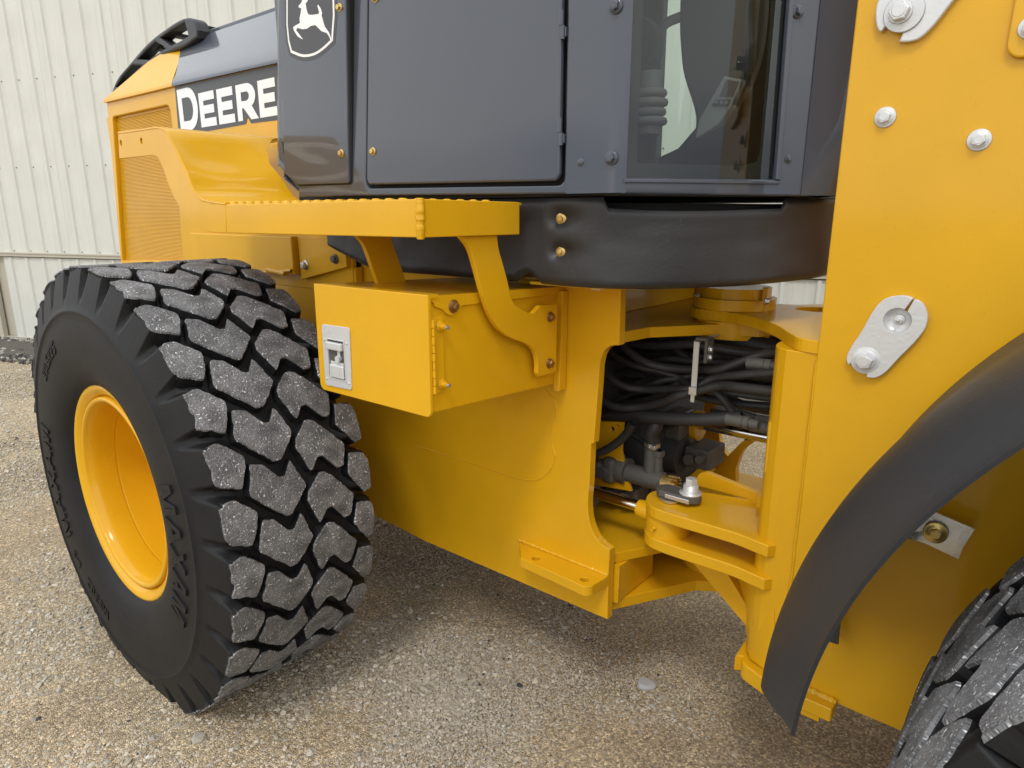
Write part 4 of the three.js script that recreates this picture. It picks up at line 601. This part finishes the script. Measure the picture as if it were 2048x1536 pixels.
  bolt(h, [0.105, 1.387, -0.68], PZ, 0.013, 0.018, M.zinc); bolt(h, [0.287, 1.416, -0.68], PZ, 0.013, 0.017, M.castgrey, 'bolt', 0.9);
  add(h, 'tank_side', plateZ([[-0.7, 1.345], [0.07, 1.334], [0.36, 1.39], [0.36, 1.16], [-0.7, 1.16]], -0.705, 0.03, 0.003), M.yellow);
  add(h, 'fender_stay', plateZ([[0.03, 1.5], [0.35, 1.5], [0.35, 1.75], [0.03, 1.75]], -0.72, 0.01), M.yellow);
  const c = part(loader, 'counterweight');
  add(c, 'counterweight_block', join(plateY([...arc(-2.06, -0.58, 0.08, 180, 90, 8), [-1.6, -0.5], [-1.6, -1.9], ...arc(-2.06, -1.82, 0.08, 270, 180, 8)], 1.15, 0.55, 0.012)), M.yellow);
}

// ---------------------------------------------------------------- cab
{
  const c = part(loader, 'cab'), CZ = -0.5;
  // side frame with two openings
  const inset = (l, d) => { const cx = l.reduce((s, p) => s + p[0], 0) / l.length, cy = l.reduce((s, p) => s + p[1], 0) / l.length; return l.map(([x, y]) => [x + Math.sign(x - cx) * d, y + Math.sign(y - cy) * d]); };
  const LP = [[0.392, 2.9], [0.387, 2.187], [0.308, 1.693], ...smooth([[0.312, 1.688], [0.375, 1.653]], 2), [0.620, 1.651], ...arc(0.622, 1.659, 0.008, 270, 350, 3), [0.683, 2.132], [0.75, 2.9]];
  const DR = [[0.83, 2.9], [0.75, 2.12], [0.704, 1.667], ...arc(0.722, 1.662, 0.018, 180, 265, 5), ...arc(1.341, 1.654, 0.018, 272, 360, 5), [1.3585, 2.007], [1.3585, 2.9]];
  const fr = [[0.42, 3.0], [0.338, 2.197], [0.263, 1.716], [0.364, 1.64], [0.364, 1.6165], [0.637, 1.6165], [1.375, 1.609], [1.40, 1.609], [1.40, 3.0]];
  add(c, 'side_frame', plateZ(fr, CZ - 0.004, 0.03, 0.004, [inset(LP, 0.014), inset(DR, 0.009)]), M.gloss);
  add(c, 'opening_seal', plateZ([[0.40, 2.95], [0.30, 1.72], [0.37, 1.63], [1.38, 1.63], [1.38, 2.95]], CZ - 0.022, 0.008, 0), M.gap);
  // rear corner of the cab, rounded
  add(c, 'rear_corner', sheet([0, 0.25, 0.5, 0.75, 1].map((t) => { const a = t * Math.PI / 2; const o = [-(0.03) * Math.sin(a), -0.004 - 0.03 * (1 - Math.cos(a))]; return [[0.42, 3.0], [0.338, 2.197], [0.263, 1.716]].map(([x, y]) => [x + o[0] + 0.002, y, CZ + o[1] - 0.001]); })), M.gloss);
  add(c, 'rear_wall', plateZ([[0, 0], [0.001, 0]], 0, 0.001, 0) && bx(0.25, 0.29, 1.72, 3.0, -1.86, -0.54, 0.01), M.gloss);
  const tilt = (g, y0, ang) => g.translate(0, -y0, -CZ).rotateX(ang).translate(0, y0, CZ);
  add(c, 'side_panel', tilt(plateZ(LP, CZ + 0.012, 0.014, 0.003), 1.85, 0.036), M.gloss, 'narrow panel carrying the deer shield');
  add(c, 'panel_gasket', tilt(plateZ(inset(LP, 0.0055), CZ + 0.0035, 0.02, 0.002), 1.85, 0.036), M.gap);
  add(c, 'service_door', plateZ(DR, CZ + 0.002, 0.014, 0.005), M.gloss, 'wide glossy dark grey service door');
  // shield and leaping deer
  const sh = [[0.421, 2.164], [0.406, 2.091], [0.4055, 2.046], [0.4135, 2.016], ...smooth([[0.4135, 2.016], [0.462, 1.999], [0.494, 1.9945], [0.535, 1.9955], [0.576, 2.005], [0.6135, 2.018]], 16), [0.6185, 2.037], [0.6305, 2.076], [0.6355, 2.125], [0.640, 2.20], ...smooth([[0.61, 2.215], [0.53, 2.225], [0.45, 2.222]], 8), [0.426, 2.2]];
  const cen = [0.52, 2.10], sc = (l, k) => l.map(([x, y]) => [cen[0] + (x - cen[0]) * k, cen[1] + (y - cen[1]) * k]);
  const dec = (g) => tilt(g, 1.85, 0.036);
  add(c, 'shield_border', dec(plateZ(sc(sh, 1.09), CZ + 0.0126, 0.0006, 0)), M.decal);
  add(c, 'shield_outline', dec(plateZ(sh, CZ + 0.0133, 0.0006, 0)), M.white);
  add(c, 'shield_field', dec(plateZ(sc(sh, 0.935), CZ + 0.014, 0.0006, 0)), M.decal);
  const deer = [[0.474, 2.125], [0.491, 2.132], [0.495, 2.137], [0.48, 2.15], [0.466, 2.172], [0.47, 2.174], [0.486, 2.155], [0.501, 2.141], [0.51, 2.146], [0.502, 2.165], [0.506, 2.167], [0.518, 2.146], [0.529, 2.141], [0.518, 2.129], [0.509, 2.126], [0.511, 2.109], [0.516, 2.098], [0.531, 2.094], [0.562, 2.091], [0.567, 2.095], [0.561, 2.111], [0.565, 2.113], [0.575, 2.102], [0.579, 2.09], [0.576, 2.086], [0.58, 2.072], [0.586, 2.056], [0.601, 2.041], [0.607, 2.028], [0.610, 2.019], [0.606, 2.0195], [0.602, 2.029], [0.592, 2.04], [0.569, 2.048], [0.551, 2.062], [0.544, 2.067], [0.524, 2.068], [0.503, 2.064], [0.483, 2.066], [0.459, 2.073], [0.452, 2.068], [0.465, 2.056], [0.48, 2.041], [0.474, 2.043], [0.456, 2.052], [0.442, 2.068], [0.439, 2.077], [0.447, 2.08], [0.474, 2.083], [0.474, 2.094], [0.48, 2.104], [0.487, 2.117], [0.476, 2.122]];
  add(c, 'deer_emblem', dec(plateZ(deer, CZ + 0.0147, 0.0006, 0)), M.white);
  for (const [x, y, s] of [[0.777, 2.094, 0.2], [0.739, 1.73, 0.6]]) bolt(c, [x, y, CZ + 0.002], PZ, 0.0072, 0.0105, M.gold, 'bolt', s);
  bolt(c, [0.607, 1.732, CZ + 0.0075], [0, -0.04, 1], 0.0072, 0.0105, M.gold, 'bolt', 0.5); bolt(c, [0.653, 2.091, CZ + 0.0205], [0, -0.04, 1], 0.0072, 0.0105, M.gold, 'bolt', 0.1);
  const hinge = (x0, y0, y1, w = 0.007) => { add(c, 'door_hinge', join(cyl(w * 0.75, w * 0.75, (y1 - y0) * 0.52, 10).translate(x0 - w * 0.2, y1 - (y1 - y0) * 0.26, CZ + 0.004), cyl(w * 0.75, w * 0.75, (y1 - y0) * 0.46, 10).translate(x0 + w * 0.25, y0 + (y1 - y0) * 0.23, CZ + 0.004), bx(x0 - w * 0.2, x0 + w * 1.4, y0 + 0.004, y0 + (y1 - y0) * 0.42, CZ - 0.006, CZ + 0.004, 0.002), bx(x0 - w * 1.2, x0, y0 + (y1 - y0) * 0.5, y1 - 0.004, CZ - 0.004, CZ + 0.004, 0.002)), M.gloss); };
  hinge(1.361, 1.914, 1.969); hinge(1.361, 1.708, 1.763); hinge(0.378, 2.114, 2.179, 0.005); hinge(0.309, 1.722, 1.781, 0.005);
  // forward corner post, curving round to the quarter window
  const post = []; for (let i = 0; i <= 14; i++) { const t = i / 14; let x, z; if (t < 0.45) { x = 1.375 + 0.10 * (t / 0.45); z = CZ; } else { const a = (t - 0.45) / 0.55; x = 1.475 + 0.04 * a; z = CZ - 0.014 * (a * a); } post.push([x, z]); }
  add(c, 'corner_post', sheet([1.609, 1.8, 2.0, 2.4, 3.0].map((y) => post.map(([x, z]) => [x, y, z]).reverse()), 0.02), M.gloss);
  bolt(c, [1.485, 1.955, CZ], [0.1, 0, 1], 0.0095, 0.0145, M.gloss); bolt(c, [1.487, 1.677, CZ], [0.1, 0, 1], 0.0095, 0.0145, M.gloss, 'bolt', 0.9);
  add(c, 'plug', lathe([[0.0001, 0.003], [0.007, 0.0025], [0.008, 0]], 16).rotateX(Math.PI / 2).translate(1.412, 1.672, CZ), M.gloss);
  // quarter window set at an angle to the side
  const wa = 58 * D2R, tx = Math.cos(wa), tz = -Math.sin(wa), B = new THREE.Matrix4().makeBasis(V3(tx, 0, tz), V3(0, 1, 0), V3(-tz, 0, tx)).setPosition(1.512, 0, -0.51);
  const wz = (pts, z, th, bev, holes) => plateZ(pts, z, th, bev, holes).applyMatrix4(B);
  add(c, 'window_frame', wz([[0.0, 1.607], [0.46, 1.605], [0.45, 3.0], [0.0, 3.0]], 0, 0.03, 0.004, [[[0.008, 1.638], [0.372, 1.640], [0.348, 2.9], [0.0, 2.9 - 0.0001 + 0.0]].map(([x, y], i) => i === 3 ? [0.008, 2.9] : [x, y])]), M.gloss);
  add(c, 'window_glass', new THREE.ShapeGeometry(shp([[0.007, 1.637], [0.373, 1.639], [0.349, 2.901], [0.007, 2.901]])).translate(0, 0, -0.008).applyMatrix4(B), M.glass);
  add(c, 'frit_border', wz([[0.009, 1.639], [0.371, 1.641], [0.347, 2.899], [0.009, 2.899]], -0.0135, 0.0008, 0, [[[0.034, 1.668], ...[[0.29, 1.668], [0.325, 1.676], [0.333, 1.70]], [0.318, 2.86], [0.034, 2.86]]]), M.gap);
  add(c, 'window_trim', join(wz([[0.366, 1.64], [0.378, 1.638], [0.354, 2.9], [0.342, 2.9]], 0.006, 0.012, 0.002), wz([[0.0, 1.628], [0.378, 1.630], [0.378, 1.638], [0.0, 1.636]], 0.004, 0.01, 0.002)), M.gloss);
  const W = (s, y, z) => V3(s, y, z).applyMatrix4(B).toArray(), wn = [-tz, 0, tx];
  bolt(c, W(0.386, 1.974, 0), wn, 0.009, 0.014, M.gloss); bolt(c, W(0.397, 1.683, 0), wn, 0.005, 0.009, M.gloss);
  // front cab cheek bulging behind the boom tower
  const ch = []; for (let i = 0; i <= 12; i++) { const y = 1.607 + i * 0.06, b = 0.05 * Math.sin(Math.min(1, i / 12 * 1.1) * Math.PI * 0.7); ch.push([[0.44, 0.002], [0.50 + b * 0.3, 0.004 + b * 0.5], [0.555 + b * 0.4, 0.002 + b * 0.7], [0.60 + b * 0.3, -0.03 + b * 0.3], [0.63, -0.09], [0.64, -0.2]].map(([s, n]) => W(s, y, n)).reverse()); }
  add(c, 'front_cheek', sheet(ch, 0.012), M.gloss);
  // floor, far side, roof, seat and controls
  add(c, 'cab_floor', plateY([[0.28, -0.56], [1.48, -0.56], [1.72, -0.95], [1.72, -1.45], [1.48, -1.86], [0.28, -1.86]], 1.635, 0.03, 0), M.interior);
  add(c, 'roof', plateY([[0.28, -0.52], [1.48, -0.52], [1.74, -0.95], [1.74, -1.45], [1.48, -1.88], [0.28, -1.88]], 3.03, 0.06, 0.01), M.gloss);
  add(c, 'far_side_wall', plateZ([[0.28, 1.63], [1.50, 1.63], [1.50, 3.0], [1.03, 3.0], [1.03, 2.12], [1.06, 1.92], [0.961, 1.817], [0.873, 1.785], [0.862, 3.0], [0.28, 3.0]], -1.84, 0.03, 0.002), M.interior);
  add(c, 'far_pillar', join(bx(0.845, 0.875, 1.7, 3.0, -1.86, -1.82, 0.006), bx(1.47, 1.52, 1.63, 3.0, -1.86, -1.80, 0.01)), M.interior);
  add(c, 'door_glass', new THREE.PlaneGeometry(0.22, 1.21).translate(0.965, 2.385, -1.85), M.glass);
  add(c, 'front_pillar', bx(1.70, 1.74, 1.63, 3.0, -1.0, -0.95, 0.01), M.interior);
  const seat = part(c, 'seat'); c.remove(seat);
  add(c, 'seat_back', plateZ(smooth([[1.29, 2.3], [1.296, 2.067], [1.304, 2.006], [1.315, 1.948], [1.36, 1.833], [1.366, 1.77], [1.39, 1.775], [1.437, 1.807], [1.478, 1.856], [1.509, 1.911], [1.524, 1.966], [1.53, 2.05], [1.52, 2.3]], 50), -1.13, 0.05, 0.012), M.interior, 'dark rounded seat side seen through the glass');
  add(c, 'control_console', join(plateZ([[1.499, 1.898], [1.547, 1.884], [1.522, 1.821], [1.494, 1.785], [1.441, 1.757], [1.433, 1.757], [1.44, 1.802]], -0.99, 0.03, 0.004)), M.greytrim);
  add(c, 'console_panel', join(plateZ([[1.507, 1.888], [1.540, 1.88], [1.527, 1.848], [1.492, 1.852]], -0.987, 0.004, 0.0008), plateZ([[1.482, 1.845], [1.522, 1.842], [1.517, 1.828], [1.474, 1.832]], -0.986, 0.005, 0.0008)), M.interior);
  for (const [x, y] of [[1.486, 1.838], [1.501, 1.836], [1.514, 1.834]]) add(c, 'console_button', cyl(0.004, 0.004, 0.004, 12).rotateX(Math.PI / 2).translate(x, y, -0.984), M.greytrim);
  add(c, 'side_mirror', plateZ(smooth([[1.249, 2.071], [1.267, 2.072], [1.296, 2.046], [1.308, 2.02], [1.311, 1.995], [1.301, 1.959], [1.29, 1.966], [1.274, 1.986], [1.262, 2.023]], 24, true), -1.0, 0.03, 0.008), M.interior);
  add(c, 'mirror_arm', tube([[1.28, 2.0, -1.02], [1.22, 2.1, -1.2], [1.25, 2.16, -1.3], [1.26, 2.5, -1.4]], 0.014), M.interior);
  add(c, 'lever_boot', join(...[0, 1, 2, 3].map((k) => new THREE.TorusGeometry(0.035 + 0.004 * (k % 2), 0.011, 8, 20).rotateX(Math.PI / 2).translate(1.275, 1.885 - k * 0.024, -1.03)), cyl(0.03, 0.033, 0.16).translate(1.275, 1.86, -1.03)), M.greytrim);
}
// ---------------------------------------------------------------- moulded skirt under the cab
{
  const s = part(loader, 'cab_skirt');
  const plan = new THREE.CatmullRomCurve3([[0.42, -0.56], [0.7, -0.555], [0.95, -0.552], [1.15, -0.55], [1.265, -0.55], [1.36, -0.545], [1.43, -0.555], [1.50, -0.59], [1.56, -0.65], [1.62, -0.74], [1.68, -0.85], [1.72, -0.95], [1.745, -1.06], [1.745, -1.35]].map(([x, z]) => V3(x, 0, z)), false, 'centripetal');
  const n = 170, m = 26, P = plan.getSpacedPoints(n);
  const mk = (i0, i1, grow) => {
    const rows = [];
    for (let j = 0; j <= m; j++) {
      const v = j / m, row = [];
      for (let i = i0; i <= i1; i++) {
        const p = P[i], t = plan.getTangent(i / n), nx = -t.z, nz = t.x, X = p.x; let no = [(-t.z), t.x]; if (no[1] < 0 && X < 1.5) no = [-no[0], -no[1]]; if (X >= 1.5 && no[0] < 0) no = [-no[0], -no[1]];
        let top = 1.602, bot = 1.404;
        if (grow) { if (X > 1.445 && X < 1.70) top = 1.579 - 0.006 * Math.sin((X - 1.445) / 0.255 * Math.PI); if (X > 1.66) bot = 1.404 + (X - 1.66) * 0.05; }
        else { if (X < 0.62) bot = 1.404 + (0.62 - X) * 0.3; if (X > 1.19) bot += 0.022 * Math.max(0, Math.sin((X - 1.19) / 0.075 * Math.PI)); }
        const y = top + (bot - top) * v; let d = grow ? 0.004 : 0;
        d -= 0.014 * Math.pow(Math.max(0, 1 - Math.min(v, 1 - v) / 0.08), 2) * (v > 0.5 ? 1 : 0.4);
        d += 0.016 * (fbm(X * 0.5 + p.z * 0.4, y * 0.6 + 0.3, 12, 3, 401) - 0.5);
        if (grow) for (const by of [1.556, 1.482]) { const dx = X - 1.322, dy = y - by, tail = dx > 0 ? 0.045 : 0.018; d -= 0.026 * Math.exp(-(dx * dx) / (tail * tail) - (dy * dy) / (0.018 * 0.018)); }
        row.push([p.x + no[0] * d, y, p.z + no[1] * d]);
      }
      rows.push(row);
    }
    return sheet(rows, 0.005);
  };
  let split = P.findIndex((p) => p.x > 1.268);
  add(s, 'skirt_side', mk(0, split + 1, false), M.plastic); add(s, 'skirt_wrap', mk(split, n, true), M.plastic);
  bolt(s, [1.321, 1.556, -0.561], [0.15, 0, 1], 0.0072, 0.0135, M.gold); bolt(s, [1.321, 1.482, -0.561], [0.15, 0, 1], 0.0068, 0.0125, M.gold, 'bolt', 0.8);
  add(s, 'skirt_lining', plateY([[0.42, -0.60], [1.4, -0.60], [1.52, -0.68], [1.69, -0.98], [1.69, -1.4], [1.5, -1.75], [0.42, -1.75]], 1.59, 0.12, 0), M.gap);
  add(s, 'mount_nut', join(bx(1.333, 1.363, 1.385, 1.400, -0.70, -0.67, 0.004)), M.silver);
  add(s, 'mount_plate', plateY([[1.2, -0.60], ...smooth([[1.32, -0.60], [1.42, -0.62], [1.47, -0.68], [1.48, -0.74]], 10), [1.2, -0.78]], 1.404, 0.008, 0.002), M.yellow);
}
renderer.render(scene, camera);
